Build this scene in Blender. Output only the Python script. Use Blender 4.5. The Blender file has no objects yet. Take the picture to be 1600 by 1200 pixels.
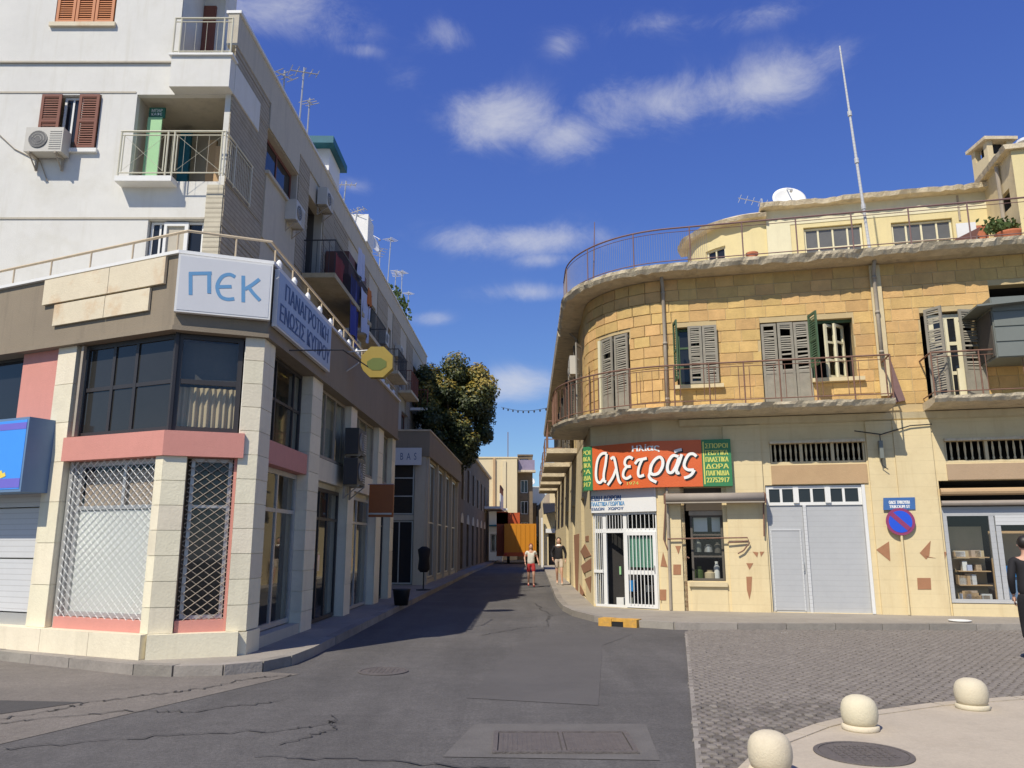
import bpy, math, random
from mathutils import Vector, Matrix, noise as mnoise
R = math.radians
rnd = random.Random(7)
scene = bpy.context.scene
col = scene.collection

# ------------------------------------------------------------ camera, sky, sun, exposure
FOC, HZ, EYE = 1213.0, 850.0, 1.65          # focal length in photo pixels, horizon row, eye height
PITCH = math.atan((HZ - 600) / FOC); CP, SP = math.cos(PITCH), math.sin(PITCH)
cam_d = bpy.data.cameras.new('camera'); cam = bpy.data.objects.new('camera', cam_d); col.objects.link(cam)
cam.location = (0, 0, EYE); cam.rotation_euler = (R(90) + PITCH, 0, 0)
cam_d.sensor_width = 36; cam_d.lens = 36 * FOC / 1600; cam_d.clip_end = 3000
scene.camera = cam
SUN_AZ, SUN_EL = 34.0, 50.0                  # light travels towards this azimuth (from +Y to +X)
sun_d = bpy.data.lights.new('sun', 'SUN'); sun = bpy.data.objects.new('sun', sun_d); col.objects.link(sun)
sun_d.energy = 5.0; sun_d.angle = R(0.5); sun_d.color = (1.0, 0.92, 0.79)
sd = Vector((math.sin(R(SUN_AZ)) * math.cos(R(SUN_EL)), math.cos(R(SUN_AZ)) * math.cos(R(SUN_EL)), -math.sin(R(SUN_EL))))
sun.rotation_euler = sd.to_track_quat('-Z', 'Y').to_euler(); sun.location = (-20, -20, 40)
scene.view_settings.view_transform = 'Standard'; scene.view_settings.look = 'None'
scene.view_settings.exposure = 0.0; scene.view_settings.gamma = 1; scene.view_settings.use_curve_mapping = False

def ray(u, v):
    x = (u - 800) / FOC; y = -(v - 600) / FOC
    return (x, CP - SP * y, SP + CP * y)
def gnd(u, v, z=0.0):
    r = ray(u, v); t = (z - EYE) / r[2]; return (r[0] * t, r[1] * t)

world = bpy.data.worlds.new('World'); scene.world = world; world.use_nodes = True
wt = world.node_tree; wt.nodes.clear()
class NT:
    def __init__(s, t): s.t = t
    def n(s, typ, **k):
        a = s.t.nodes.new(typ)
        for kk, v in k.items(): setattr(a, kk, v)
        return a
    def l(s, a, b): s.t.links.new(a, b)
    def m(s, op, a, b=None, c=None, clamp=False):
        n = s.t.nodes.new('ShaderNodeMath'); n.operation = op; n.use_clamp = clamp
        for i, x in enumerate((a, b, c)):
            if x is None: continue
            if isinstance(x, (int, float)): n.inputs[i].default_value = x
            else: s.t.links.new(x, n.inputs[i])
        return n.outputs[0]
W_ = NT(wt)
sky = W_.n('ShaderNodeTexSky'); sky.sky_type = 'NISHITA'; sky.sun_disc = False
sky.sun_elevation = R(SUN_EL); sky.sun_rotation = R(SUN_AZ + 180); sky.altitude = 600; sky.air_density = 1.0; sky.dust_density = 0.3; sky.ozone_density = 5.0
tc = W_.n('ShaderNodeTexCoord'); sep = W_.n('ShaderNodeSeparateXYZ'); W_.l(tc.outputs['Generated'], sep.inputs[0])
az = W_.m('ARCTAN2', sep.outputs[0], sep.outputs[1]); el = W_.m('ARCSINE', sep.outputs[2])
comb = W_.n('ShaderNodeCombineXYZ'); W_.l(az, comb.inputs[0]); W_.l(W_.m('MULTIPLY', el, 1.5), comb.inputs[1])
nz = W_.n('ShaderNodeTexNoise'); nz.inputs['Scale'].default_value = 9; nz.inputs['Detail'].default_value = 9; nz.inputs['Roughness'].default_value = 0.68
nz.inputs['Distortion'].default_value = 0.5
W_.l(comb.outputs[0], nz.inputs['Vector'])
clouds = [(440, 20, 125, 42, .85), (560, 78, 45, 14, .45), (700, 55, 55, 32, .5), (640, 120, 40, 30, .3), (785, 185, 95, 48, 1.05), (880, 212, 70, 40, .9), (700, 185, 50, 22, .45),
          (1010, 160, 110, 45, .95), (1110, 145, 90, 35, .8), (1195, 130, 85, 48, 1.0), (815, 376, 130, 26, 1.1), (850, 405, 60, 14, .7), (1010, 40, 80, 22, .4), (835, 457, 85, 16, .75),
          (670, 497, 40, 12, .6), (800, 600, 70, 28, 1.1), (770, 612, 40, 22, .9), (880, 68, 36, 26, .45), (1180, 25, 150, 26, .4), (545, 290, 40, 14, .4), (1290, 90, 60, 40, .4)]
tot = None
def blob(a0, e0, ra, re, d):
    global tot
    x = W_.m('DIVIDE', W_.m('SUBTRACT', az, a0), ra); y = W_.m('DIVIDE', W_.m('SUBTRACT', el, e0), re)
    q = W_.m('ADD', W_.m('MULTIPLY', x, x), W_.m('MULTIPLY', y, y))
    g = W_.m('MULTIPLY', W_.m('EXPONENT', W_.m('MULTIPLY', q, -1.0)), d)
    tot = g if tot is None else W_.m('MAXIMUM', tot, g)
for u, v, ru, rv, d in clouds:
    def ae(u, v):
        r = Vector(ray(u, v)).normalized(); return math.atan2(r.x, r.y), math.asin(r.z)
    a0, e0 = ae(u, v); a1, _ = ae(u + ru, v); _, e1 = ae(u, v - rv)
    blob(a0, e0, abs(a1 - a0), abs(e1 - e0), d)
for k in range(16):
    a = R(45) + R(270) * (k + .5) / 16
    if a > math.pi: a -= 2 * math.pi
    blob(a, R(rnd.uniform(12, 48)), R(rnd.uniform(5, 10)), R(rnd.uniform(1.5, 4)), rnd.uniform(.5, 1))
mr = W_.n('ShaderNodeMapRange'); mr.interpolation_type = 'SMOOTHSTEP'
mr.inputs['From Min'].default_value = 0.52; mr.inputs['From Max'].default_value = 1.28
W_.l(W_.m('ADD', nz.outputs['Fac'], W_.m('MULTIPLY', tot, 0.52)), mr.inputs['Value'])
fac = W_.m('MULTIPLY', mr.outputs[0], W_.m('MINIMUM', W_.m('MULTIPLY', tot, 1.9), 0.74), clamp=True)
ss = W_.n('ShaderNodeSeparateColor'); W_.l(sky.outputs[0], ss.inputs[0]); hs = W_.n('ShaderNodeCombineColor')   # the camera's saturated blue
W_.l(W_.m('MULTIPLY', ss.outputs[0], 0.86), hs.inputs[0]); W_.l(W_.m('MULTIPLY', ss.outputs[1], 0.98), hs.inputs[1]); W_.l(W_.m('MULTIPLY', W_.m('POWER', ss.outputs[2], 0.55), 2.7), hs.inputs[2])
mx = W_.n('ShaderNodeMixRGB'); W_.l(fac, mx.inputs[0]); W_.l(hs.outputs[0], mx.inputs[1]); mx.inputs[2].default_value = (7.0, 7.1, 7.6, 1)
bg = W_.n('ShaderNodeBackground'); bg.inputs['Strength'].default_value = 0.10; W_.l(mx.outputs[0], bg.inputs[0])
wo = W_.n('ShaderNodeOutputWorld'); W_.l(bg.outputs[0], wo.inputs[0])

# ------------------------------------------------------------ materials
MATS = {}
def mat(name, c, rough=.8, var=.12, scale=3.0, bump=.0, bscale=40, dirt=0, dirtc=(.12, .10, .08), dscale=1.2, metal=0, courses=None, perobj=0, streak=0, stretch=(1, 1, 1), speck=0, bands=0):
    if name in MATS: return MATS[name]
    m = bpy.data.materials.new(name); m.use_nodes = True; t = NT(m.node_tree); nt = m.node_tree
    b = nt.nodes['Principled BSDF']; b.inputs['Roughness'].default_value = rough; b.inputs['Metallic'].default_value = metal
    g = t.n('ShaderNodeNewGeometry'); pos = g.outputs['Position']
    def noise(sc, det=4, st=(1, 1, 1), ro=.6):
        mp = t.n('ShaderNodeMapping'); mp.inputs['Scale'].default_value = st; t.l(pos, mp.inputs[0])
        n = t.n('ShaderNodeTexNoise'); n.inputs['Scale'].default_value = sc; n.inputs['Detail'].default_value = det; n.inputs['Roughness'].default_value = ro
        t.l(mp.outputs[0], n.inputs['Vector']); return n.outputs['Fac']
    f = noise(scale, 6, stretch)
    k = t.m('MULTIPLY_ADD', t.m('SUBTRACT', f, .5), var * 3.2, 1.0)
    f2 = noise(scale * 9, 3, stretch)
    k = t.m('MULTIPLY', k, t.m('MULTIPLY_ADD', t.m('SUBTRACT', f2, .5), var * 1.4, 1.0))
    if speck:   # aggregate grain
        k = t.m('MULTIPLY', k, t.m('MULTIPLY_ADD', t.m('SUBTRACT', noise(32, 2, (1, 1, 1), .8), .5), speck, 1.0)); k = t.m('MULTIPLY', k, t.m('MULTIPLY_ADD', t.m('SUBTRACT', noise(7, 5, (1, 1, 1), .8), .5), speck * .6, 1.0))
    if bands:   # wheel worn lanes along the street
        k = t.m('MULTIPLY', k, t.m('MULTIPLY_ADD', t.m('SUBTRACT', noise(1.1, 4, (1.6, .12, 1), .6), .5), bands, 1.0))
    if perobj:
        oi = t.n('ShaderNodeObjectInfo'); k = t.m('MULTIPLY', k, t.m('MULTIPLY_ADD', t.m('SUBTRACT', oi.outputs['Random'], .5), perobj * 2, 1.0))
    mul = t.n('ShaderNodeVectorMath'); mul.operation = 'SCALE'; mul.inputs[0].default_value = c; t.l(k, mul.inputs['Scale'])
    out = mul.outputs[0]
    if perobj:
        hsv = t.n('ShaderNodeHueSaturation'); t.l(out, hsv.inputs['Color'])
        t.l(t.m('MULTIPLY_ADD', t.m('FRACT', t.m('MULTIPLY', oi.outputs['Random'], 7.31)),   .016, .492), hsv.inputs['Hue']); out = hsv.outputs[0]
    if dirt or streak:
        d = noise(dscale, 8, (1, 1, 1), .7); r_ = t.n('ShaderNodeMapRange'); r_.inputs['From Min'].default_value = .52; r_.inputs['From Max'].default_value = .78
        t.l(d, r_.inputs[0]); fa = t.m('MULTIPLY', r_.outputs[0], dirt)
        if streak:
            d2 = noise(2.2, 6, (2.2, 2.2, .18), .65); r2 = t.n('ShaderNodeMapRange'); r2.inputs['From Min'].default_value = .52; r2.inputs['From Max'].default_value = .8
            t.l(d2, r2.inputs[0]); fa = t.m('MAXIMUM', fa, t.m('MULTIPLY', r2.outputs[0], streak))
        mm = t.n('ShaderNodeMixRGB'); t.l(fa, mm.inputs[0]); t.l(out, mm.inputs[1]); mm.inputs[2].default_value = (*dirtc, 1); out = mm.outputs[0]
    hgt = None
    if courses:
        sp = t.n('ShaderNodeSeparateXYZ'); t.l(pos, sp.inputs[0])
        fr = t.m('FRACT', t.m('DIVIDE', sp.outputs[2], courses[0])); a = t.m('ABSOLUTE', t.m('SUBTRACT', fr, .5))
        ln = t.m('GREATER_THAN', a, .5 - courses[1] / courses[0]); hgt = t.m('SUBTRACT', 1, ln)
        mm = t.n('ShaderNodeMixRGB'); t.l(t.m('MULTIPLY', ln, courses[2]), mm.inputs[0]); t.l(out, mm.inputs[1]); mm.inputs[2].default_value = (c[0] * .45, c[1] * .42, c[2] * .4, 1); out = mm.outputs[0]
    t.l(out, b.inputs['Base Color'])
    if bump or hgt is not None:
        bp = t.n('ShaderNodeBump'); bp.inputs['Strength'].default_value = max(bump, .25); bp.inputs['Distance'].default_value = .02
        h = noise(bscale, 4)
        if hgt is not None: h = t.m('ADD', t.m('MULTIPLY', h, bump), hgt)
        t.l(h, bp.inputs['Height']); t.l(bp.outputs[0], b.inputs['Normal'])
    MATS[name] = m; return m
def glass(name='glass_clear', tint=(.90, .92, .91)):
    if name in MATS: return MATS[name]
    m = bpy.data.materials.new(name); m.use_nodes = True; t = NT(m.node_tree); m.node_tree.nodes.clear()
    tr = t.n('ShaderNodeBsdfTransparent'); tr.inputs[0].default_value = (*tint, 1); gl = t.n('ShaderNodeBsdfGlossy'); gl.inputs['Roughness'].default_value = .03
    lw = t.n('ShaderNodeLayerWeight'); mxx = t.n('ShaderNodeMixShader'); t.l(t.m('MULTIPLY_ADD', t.m('POWER', lw.outputs['Facing'], 4.0), .85, .06), mxx.inputs[0])
    t.l(tr.outputs[0], mxx.inputs[1]); t.l(gl.outputs[0], mxx.inputs[2]); o = t.n('ShaderNodeOutputMaterial'); t.l(mxx.outputs[0], o.inputs[0]); MATS[name] = m; return m

M_asphalt = mat('asphalt', (.102, .096, .09), .9, .26, .45, .6, 90, .65, (.062, .058, .056), .3, speck=1.3, bands=.7)
M_asph_old = mat('old_asphalt', (.175, .155, .132), .92, .2, .8, .5, 70, .6, (.10, .09, .078), .7, speck=.9)
M_patch = mat('dark_asphalt_patch', (.066, .062, .058), .9, .15, 2, .4, 80)
M_walk = mat('concrete_pavement', (.30, .27, .225), .9, .14, 1.2, .25, 40, .5, (.14, .12, .10), 1.3, speck=.4)
M_kerb = mat('kerb_stone', (.27, .245, .21), .9, .18, 2.0, .4, 30, .6, (.11, .10, .09), 2.5, perobj=.14)
M_plaza = mat('plaza_concrete', (.44, .38, .29), .85, .10, 1.5, .15, 40, .4, (.28, .22, .16), .9, speck=.3)
M_cob_b = mat('cobble_joint', (.115, .103, .088), .95, .15, 6, .3, 60)
M_cob = mat('cobble', (.15, .133, .115), .85, .24, 7, .3, 60, .3, (.34, .31, .27), 1.6, perobj=.25)
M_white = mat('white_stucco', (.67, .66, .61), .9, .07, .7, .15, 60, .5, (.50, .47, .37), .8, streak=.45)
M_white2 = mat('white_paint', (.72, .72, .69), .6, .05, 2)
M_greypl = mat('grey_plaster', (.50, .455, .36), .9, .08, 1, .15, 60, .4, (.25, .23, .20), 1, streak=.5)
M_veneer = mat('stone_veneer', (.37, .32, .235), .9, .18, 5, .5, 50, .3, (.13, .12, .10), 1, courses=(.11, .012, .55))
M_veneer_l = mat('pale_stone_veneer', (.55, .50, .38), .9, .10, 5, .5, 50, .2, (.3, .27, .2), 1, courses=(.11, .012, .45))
M_taupe = mat('taupe_fascia', (.25, .205, .145), .85, .08, .8, .1, 60, .3, (.12, .10, .075), .9, streak=.4)
M_pink = mat('pink_paint', (.60, .26, .21), .75, .07, 1.2, .08, 60, .25, (.42, .2, .16), 1.3, streak=.25)
M_marble = mat('cream_marble', (.76, .69, .51), .55, .08, 2, .12, 30, .4, (.48, .42, .30), 1.6, perobj=.07, streak=.4)
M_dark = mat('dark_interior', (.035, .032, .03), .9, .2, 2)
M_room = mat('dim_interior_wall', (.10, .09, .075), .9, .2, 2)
M_glassd = mat('dark_glass', (.018, .02, .024), .06, .1, 2)
M_glasst = mat('tinted_glass', (.03, .03, .028), .08, .1, 2)
M_glass = glass()
M_alu = mat('aluminium', (.50, .50, .48), .4, .06, 3, metal=.5)
M_alud = mat('dark_bronze_frame', (.035, .032, .032), .45, .1, 3)
M_roller = mat('pale_shutter', (.56, .57, .57), .6, .05, 2, .0, 60, .2, (.4, .4, .38), 1, courses=(.085, .006, .35))
M_board = mat('white_board', (.74, .74, .70), .7, .05, 1.3, .05, 40, .2, (.5, .48, .42), 1)
M_beige = mat('beige_board', (.42, .32, .24), .8, .08, 2, 0, 40)
M_taped = mat('rusty_cream_panel', (.66, .58, .42), .8, .10, 1.5, .1, 40, .75, (.50, .27, .10), 1.7)
M_blue = mat('blue_lettering', (.12, .30, .52), .6, .05, 3)
M_navy = mat('navy_lettering', (.05, .11, .25), .6, .05, 3)
M_signgrey = mat('pale_sign_face', (.62, .63, .64), .5, .04, 1)
M_signblue = mat('light_blue_sign_face', (.36, .46, .60), .5, .06, 1)
M_cyan = mat('bright_blue_sign', (.06, .30, .85), .4, .05, 1)
M_purple = mat('purple_stripe', (.16, .14, .55), .5, .05, 1)
M_steelblue = mat('blue_grey_box', (.13, .22, .36), .5, .08, 1)
M_yel = mat('yellow_lettering', (.80, .62, .10), .6, .05, 3)
M_yelp = mat('pale_yellow_lettering', (.62, .62, .14), .6, .05, 3)
M_redsign = mat('orange_red_sign', (.66, .125, .03), .5, .08, 1.5, .03, 30, .2, (.4, .07, .03), 2)
M_greensign = mat('green_sign', (.035, .20, .075), .5, .08, 1.5)
M_letter = mat('white_lettering', (.82, .82, .78), .6, .03, 3)
M_black = mat('black', (.012, .012, .012), .6, .1, 3)
M_ashlar = mat('ashlar', (.59, .385, .15), .92, .17, 4, .6, 30, .6, (.36, .235, .11), 1.1, perobj=.12, streak=.38)
M_mortar = mat('mortar', (.52, .40, .21), .95, .10, 6, .3, 60, .35, (.3, .2, .1), 1.5)
M_cream = mat('cream_painted_stone', (.69, .57, .335), .85, .07, 1.5, .3, 30, .55, (.50, .37, .19), .8, courses=(.29, .007, .12), streak=.5)
M_cream2 = mat('cream_plaster', (.62, .52, .32), .9, .08, 2, .2, 40, .5, (.40, .29, .15), 1.2, streak=.4)
M_pent = mat('penthouse_plaster', (.68, .58, .31), .9, .06, 1.4, .2, 40, .35, (.50, .42, .25), 1.3, streak=.4)
M_pentw = mat('penthouse_whitewash', (.70, .65, .45), .9, .06, 1.4, .2, 40, .4, (.5, .44, .3), 1.3, streak=.45)
M_tanpanel = mat('tan_lintel', (.46, .31, .17), .85, .08, 2, .1, 40, .3, (.55, .40, .22), 1.5)
M_slab = mat('weathered_concrete', (.62, .53, .37), .95, .22, 4, .9, 25, .7, (.20, .15, .10), 3)
M_rust = mat('rusty_rail', (.20, .105, .07), .8, .2, 9, .2, 60, .5, (.32, .24, .17), 6)
M_rustp = mat('faded_rust_rail', (.19, .11, .10), .7, .15, 9)
M_shut = mat('weathered_green_shutter', (.27, .25, .20), .9, .2, 6, .2, 40, .6, (.30, .24, .20), 5)
M_shutg = mat('green_shutter', (.065, .12, .06), .8, .15, 6)
M_shutp = mat('peeling_door_panel', (.27, .20, .17), .9, .2, 5, .2, 40, .6, (.17, .14, .12), 6)
M_brownsh = mat('brown_shutter', (.19, .065, .04), .7, .1, 4)
M_orange = mat('orange_shutter', (.50, .17, .05), .6, .08, 4)
M_pipe = mat('drain_pipe', (.36, .31, .24), .7, .12, 3, 0, 40, .5, (.16, .12, .09), 4)
M_doorgrey = mat('grey_metal_door', (.43, .44, .445), .5, .05, 1.5, .05, 20, .35, (.3, .31, .33), 2, courses=(.12, .004, .25))
M_patchb = mat('brown_patch', (.36, .175, .09), .85, .10, 6, .1, 40)
M_roll = mat('grey_awning_roll', (.30, .26, .22), .8, .10, 4)
M_nosb = mat('sign_blue', (.02, .09, .62), .4, .04, 3)
M_nosr = mat('sign_red', (.27, .045, .13), .4, .04, 3)
M_streets = mat('street_sign_blue', (.05, .14, .36), .5, .1, 4)
M_boxm = mat('grey_corrugated_sheet', (.17, .185, .165), .55, .06, 2)
M_ac = mat('ac_casing', (.52, .50, .44), .5, .05, 3, 0, 40, .4, (.36, .33, .28), 3)
M_acd = mat('ac_grille', (.11, .11, .11), .6, .1, 5)
M_bollard = mat('bollard_stone', (.60, .53, .38), .8, .10, 5, .3, 70, .5, (.36, .30, .21), 5, perobj=.05)
M_iron = mat('cast_iron', (.12, .105, .095), .6, .2, 12, .6, 60, .3, (.22, .19, .16), 5)
M_teal = mat('teal_tarp', (.01, .12, .17), .6, .15, 4)
M_gold = mat('mustard_sign', (.30, .215, .03), .5, .1, 4)
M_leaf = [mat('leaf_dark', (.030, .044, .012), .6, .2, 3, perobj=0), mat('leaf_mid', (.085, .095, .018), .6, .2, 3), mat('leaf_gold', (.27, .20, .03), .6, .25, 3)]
M_bark = mat('bark', (.10, .07, .045), .9, .2, 6, .5, 30)
M_truck = mat('orange_truck_box', (.55, .22, .01), .5, .05, 1)
M_truckr = mat('red_truck', (.42, .08, .02), .5, .05, 1)
M_skin = mat('skin', (.55, .32, .22), .6, .04, 3)
M_hairr = mat('auburn_hair', (.16, .04, .02), .6, .1, 20)
M_hairb = mat('dark_hair', (.02, .015, .012), .5, .1, 20)
M_tee = mat('white_print_shirt', (.62, .60, .52), .8, .3, 9)
M_redcl = mat('red_cloth', (.40, .03, .03), .8, .1, 9)
M_khaki = mat('khaki_cloth', (.50, .42, .33), .8, .1, 9)
M_blackcl = mat('black_cloth', (.012, .011, .013), .85, .1, 9)
M_ydrain = mat('yellow_kerb_paint', (.60, .33, .06), .8, .25, 8, .4, 60, .8, (.25, .19, .12), 9)
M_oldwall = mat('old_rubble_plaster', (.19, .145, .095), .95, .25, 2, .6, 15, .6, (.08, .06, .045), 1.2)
M_farc = mat('far_cream_wall', (.66, .56, .36), .9, .06, 1, .1, 20, .35, (.45, .36, .22), 1, streak=.4)
M_farw = mat('far_white_wall', (.72, .70, .63), .9, .05, 1, .1, 20, .2, (.5, .45, .38), 1)
M_terra = mat('terracotta', (.46, .15, .07), .8, .1, 4)
M_plant = mat('plant_leaf', (.06, .10, .02), .6, .2, 6)
M_gold2 = mat('curtain', (.50, .41, .26), .9, .10, 4)
M_goldr = mat('ochre_room_wall', (.32, .20, .07), .9, .15, 2)
M_cloth_b = mat('navy_laundry', (.05, .06, .26), .9, .15, 5)
M_cloth_w = mat('pale_blue_laundry', (.45, .50, .66), .9, .08, 5)
M_cloth_o = mat('orange_laundry', (.50, .16, .04), .9, .1, 5)
M_cloth_r = mat('red_laundry', (.45, .06, .05), .9, .1, 5)
M_greenp = mat('green_door_panel', (.30, .55, .28), .6, .06, 2)
M_brownbox = mat('brown_awning_box', (.13, .055, .04), .7, .1, 2)
M_bluebin = mat('blue_plastic', (.03, .24, .62), .4, .05, 2)
M_cable = mat('cable', (.03, .03, .03), .7, .1, 3)
M_shelf = mat('shop_goods', (.40, .30, .20), .7, .5, 12)

# ------------------------------------------------------------ mesh helpers
def base(o):
    v = Vector((0, 0, 0))
    while o is not None: v += o.location; o = o.parent
    return v
def link(name, mesh, parent=None, loc=None):
    o = bpy.data.objects.new(name, mesh); col.objects.link(o)
    if parent is not None: o.parent = parent
    if loc is not None: o.location = loc
    return o
def tag(o, label=None, cat=None, group=None, kind=None):
    if label: o['label'] = label
    if cat: o['category'] = cat
    if group: o['group'] = group
    if kind: o['kind'] = kind
    return o
def thing(name, label, cat, loc, group=None):
    o = bpy.data.objects.new(name, None); o.empty_display_size = .2; col.objects.link(o); o.location = loc
    return tag(o, label, cat, group)
class MB:
    def __init__(s): s.v = []; s.f = []; s.smooth = False
    def add(s, vs, fs):
        n = len(s.v); s.v += [tuple(v) for v in vs]; s.f += [tuple(i + n for i in f) for f in fs]; return s
    def hexa(s, p):   # 0-3 bottom ring, 4-7 top ring
        return s.add(p, [(0, 3, 2, 1), (4, 5, 6, 7), (0, 1, 5, 4), (1, 2, 6, 5), (2, 3, 7, 6), (3, 0, 4, 7)])
    def box(s, x0, x1, y0, y1, z0, z1):
        return s.hexa([(x0, y0, z0), (x1, y0, z0), (x1, y1, z0), (x0, y1, z0), (x0, y0, z1), (x1, y0, z1), (x1, y1, z1), (x0, y1, z1)])
    def quad(s, a, b, c, d): return s.add([a, b, c, d], [(0, 1, 2, 3)])
    def tube(s, pts, r, n=6, closed=False):
        pts = [Vector(p) for p in pts]; rr = r if isinstance(r, (list, tuple)) else [r] * len(pts); rings = []
        up = None
        for i, p in enumerate(pts):
            d = (pts[min(i + 1, len(pts) - 1)] - pts[max(i - 1, 0)]).normalized()
            if up is None: up = Vector((0, 0, 1)) if abs(d.z) < .9 else Vector((1, 0, 0))
            a = d.cross(up).normalized(); b = a.cross(d).normalized(); up = b
            rings.append([p + (a * math.cos(2 * math.pi * k / n) + b * math.sin(2 * math.pi * k / n)) * rr[i] for k in range(n)])
        vs = [v for g in rings for v in g]; fs = []
        for i in range(len(pts) - 1):
            for k in range(n): fs.append((i * n + k, i * n + (k + 1) % n, (i + 1) * n + (k + 1) % n, (i + 1) * n + k))
        fs.append(tuple(range(n - 1, -1, -1))); fs.append(tuple((len(pts) - 1) * n + k for k in range(n)))
        return s.add(vs, fs)
    def lathe(s, prof, c, n=24):   # prof [(r,z)]
        vs = []; fs = []
        for r, z in prof:
            for k in range(n): a = 2 * math.pi * k / n; vs.append((c[0] + r * math.cos(a), c[1] + r * math.sin(a), c[2] + z))
        for i in range(len(prof) - 1):
            for k in range(n): fs.append((i * n + k, i * n + (k + 1) % n, (i + 1) * n + (k + 1) % n, (i + 1) * n + k))
        fs.append(tuple((len(prof) - 1) * n + k for k in range(n))); fs.append(tuple(range(n - 1, -1, -1)))
        return s.add(vs, fs)
    def prism(s, poly, z0, z1):
        n = len(poly); return s.add([(x, y, z0) for x, y in poly] + [(x, y, z1) for x, y in poly], [tuple(range(n - 1, -1, -1)), tuple(range(n, 2 * n))] + [(i, (i + 1) % n, n + (i + 1) % n, n + i) for i in range(n)])
    def fan(s, poly, z): return s.add([(x, y, z) for x, y in poly], [tuple(range(len(poly)))])
    def build(s, name, m, parent=None, kind=None, label=None, smooth=None):
        b = base(parent); me = bpy.data.meshes.new(name)
        me.from_pydata([(v[0] - b.x, v[1] - b.y, v[2] - b.z) for v in s.v], [], s.f); me.materials.append(m)
        if smooth or s.smooth:
            me.polygons.foreach_set('use_smooth', [True] * len(me.polygons))
        me.update(); o = link(name, me, parent)
        if kind: o['kind'] = kind
        if label: o['label'] = label
        return o
class Path:
    """a facade line in plan: straight pieces and arcs; s runs along it to the viewer's right, o is outward, z up"""
    def __init__(s, segs, s0=0.0):
        s.segs = []; a = s0
        for g in segs:
            L = g[3] if g[0] == 'l' else g[2] * abs(g[4] - g[3]); s.segs.append((a, a + L, g)); a += L
        s.s0, s.s1 = s0, a
    def pt(s, t, o, z):
        for a, b, g in s.segs:
            if t <= b or g is s.segs[-1][2]: break
        if g[0] == 'l':
            P, d = g[1], g[2]; n = (d[1], -d[0]); k = t - a
            return Vector((P[0] + d[0] * k + n[0] * o, P[1] + d[1] * k + n[1] * o, z))
        C, rad, a0, a1 = g[1:]; w = a0 + (a1 - a0) * (t - a) / (b - a)
        return Vector((C[0] + (rad + o) * math.cos(w), C[1] + (rad + o) * math.sin(w), z))
    def ang(s, t):
        p = s.pt(t - .01, 0, 0); q = s.pt(t + .01, 0, 0); return math.atan2(q.y - p.y, q.x - p.x)
    def cuts(s, a, b, step=None):
        c = {a, b}
        for x0, x1, g in s.segs:
            for x in (x0, x1):
                if a < x < b: c.add(x)
            if g[0] == 'a':
                lo, hi = max(a, x0), min(b, x1)
                if hi > lo:
                    n = max(1, math.ceil((hi - lo) / .22))
                    for i in range(n + 1): c.add(lo + (hi - lo) * i / n)
        c = sorted(c)
        if step:
            o = []
            for p, q in zip(c, c[1:]):
                n = max(1, math.ceil((q - p) / step)); o += [p + (q - p) * i / n for i in range(n)]
            c = o + [c[-1]]
        return [x for i, x in enumerate(c) if i == 0 or x - c[i - 1] > 1e-5]
    def px(s, u, v, o=0.0):
        r = ray(u, v); ang = math.atan2(r[0], r[1]); best = None
        # bearing grows with s where the face is seen
        lo, hi = s.s0, s.s1; n = 600; prev = None
        for i in range(n + 1):
            t = lo + (hi - lo) * i / n; p = s.pt(t, o, 0); e = math.atan2(p.x, p.y) - ang
            if prev is not None and prev[1] <= 0 < e and p.y > 0:
                a, b = prev[0], t
                for _ in range(30):
                    m_ = (a + b) / 2; q = s.pt(m_, o, 0)
                    if math.atan2(q.x, q.y) - ang > 0: b = m_
                    else: a = m_
                q = s.pt(a, o, 0); dist = math.hypot(q.x, q.y)
                if best is None or dist < best[0]: best = (dist, a)
            prev = (t, e)
        if best is None: raise ValueError('px %s %s' % (u, v))
        return best[1], EYE + best[0] * r[2] / math.hypot(r[0], r[1])
    def S(s, u, v=800, o=0.0): return s.px(u, v, o)[0]
    def Z(s, u, v, o=0.0): return s.px(u, v, o)[1]
    def box(s, mb, a, b, o0, o1, z0, z1):
        c = s.cuts(a, b)
        if len(c) == 2:
            mb.hexa([s.pt(a + 1e-6, o1, z0), s.pt(b, o1, z0), s.pt(b, o0, z0), s.pt(a + 1e-6, o0, z0), s.pt(a + 1e-6, o1, z1), s.pt(b, o1, z1), s.pt(b, o0, z1), s.pt(a + 1e-6, o0, z1)]); return mb
        s.sweep(mb, [(o1, z0), (o1, z1), (o0, z1), (o0, z0)], a, b); return mb
    def sweep(s, mb, prof, a, b, step=None, jit=None, seed=0):
        c = s.cuts(a, b, step); n = len(prof); vs = []
        for i, t in enumerate(c):
            # at a sharp corner use both sides' average (mitre)
            p1 = [s.pt(t - 1e-5 if i else t + 1e-5, o, z) for o, z in prof]; p2 = [s.pt(t + 1e-5 if i < len(c) - 1 else t - 1e-5, o, z) for o, z in prof]
            ring = [(p + q) / 2 for p, q in zip(p1, p2)]
            if jit: ring = [Vector(jit(t, k, p, s)) for k, p in enumerate(ring)]
            vs += ring
        fs = []
        for i in range(len(c) - 1):
            for k in range(n): fs.append((i * n + k, (i + 1) * n + k, (i + 1) * n + (k + 1) % n, i * n + (k + 1) % n))
        fs.append(tuple(range(n))); fs.append(tuple((len(c) - 1) * n + k for k in range(n - 1, -1, -1)))
        return mb.add(vs, fs)
    def tube(s, mb, a, b, o, z, r, n=6, step=None): return mb.tube([s.pt(t, o, z) for t in s.cuts(a, b, step)], r, n)
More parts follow.
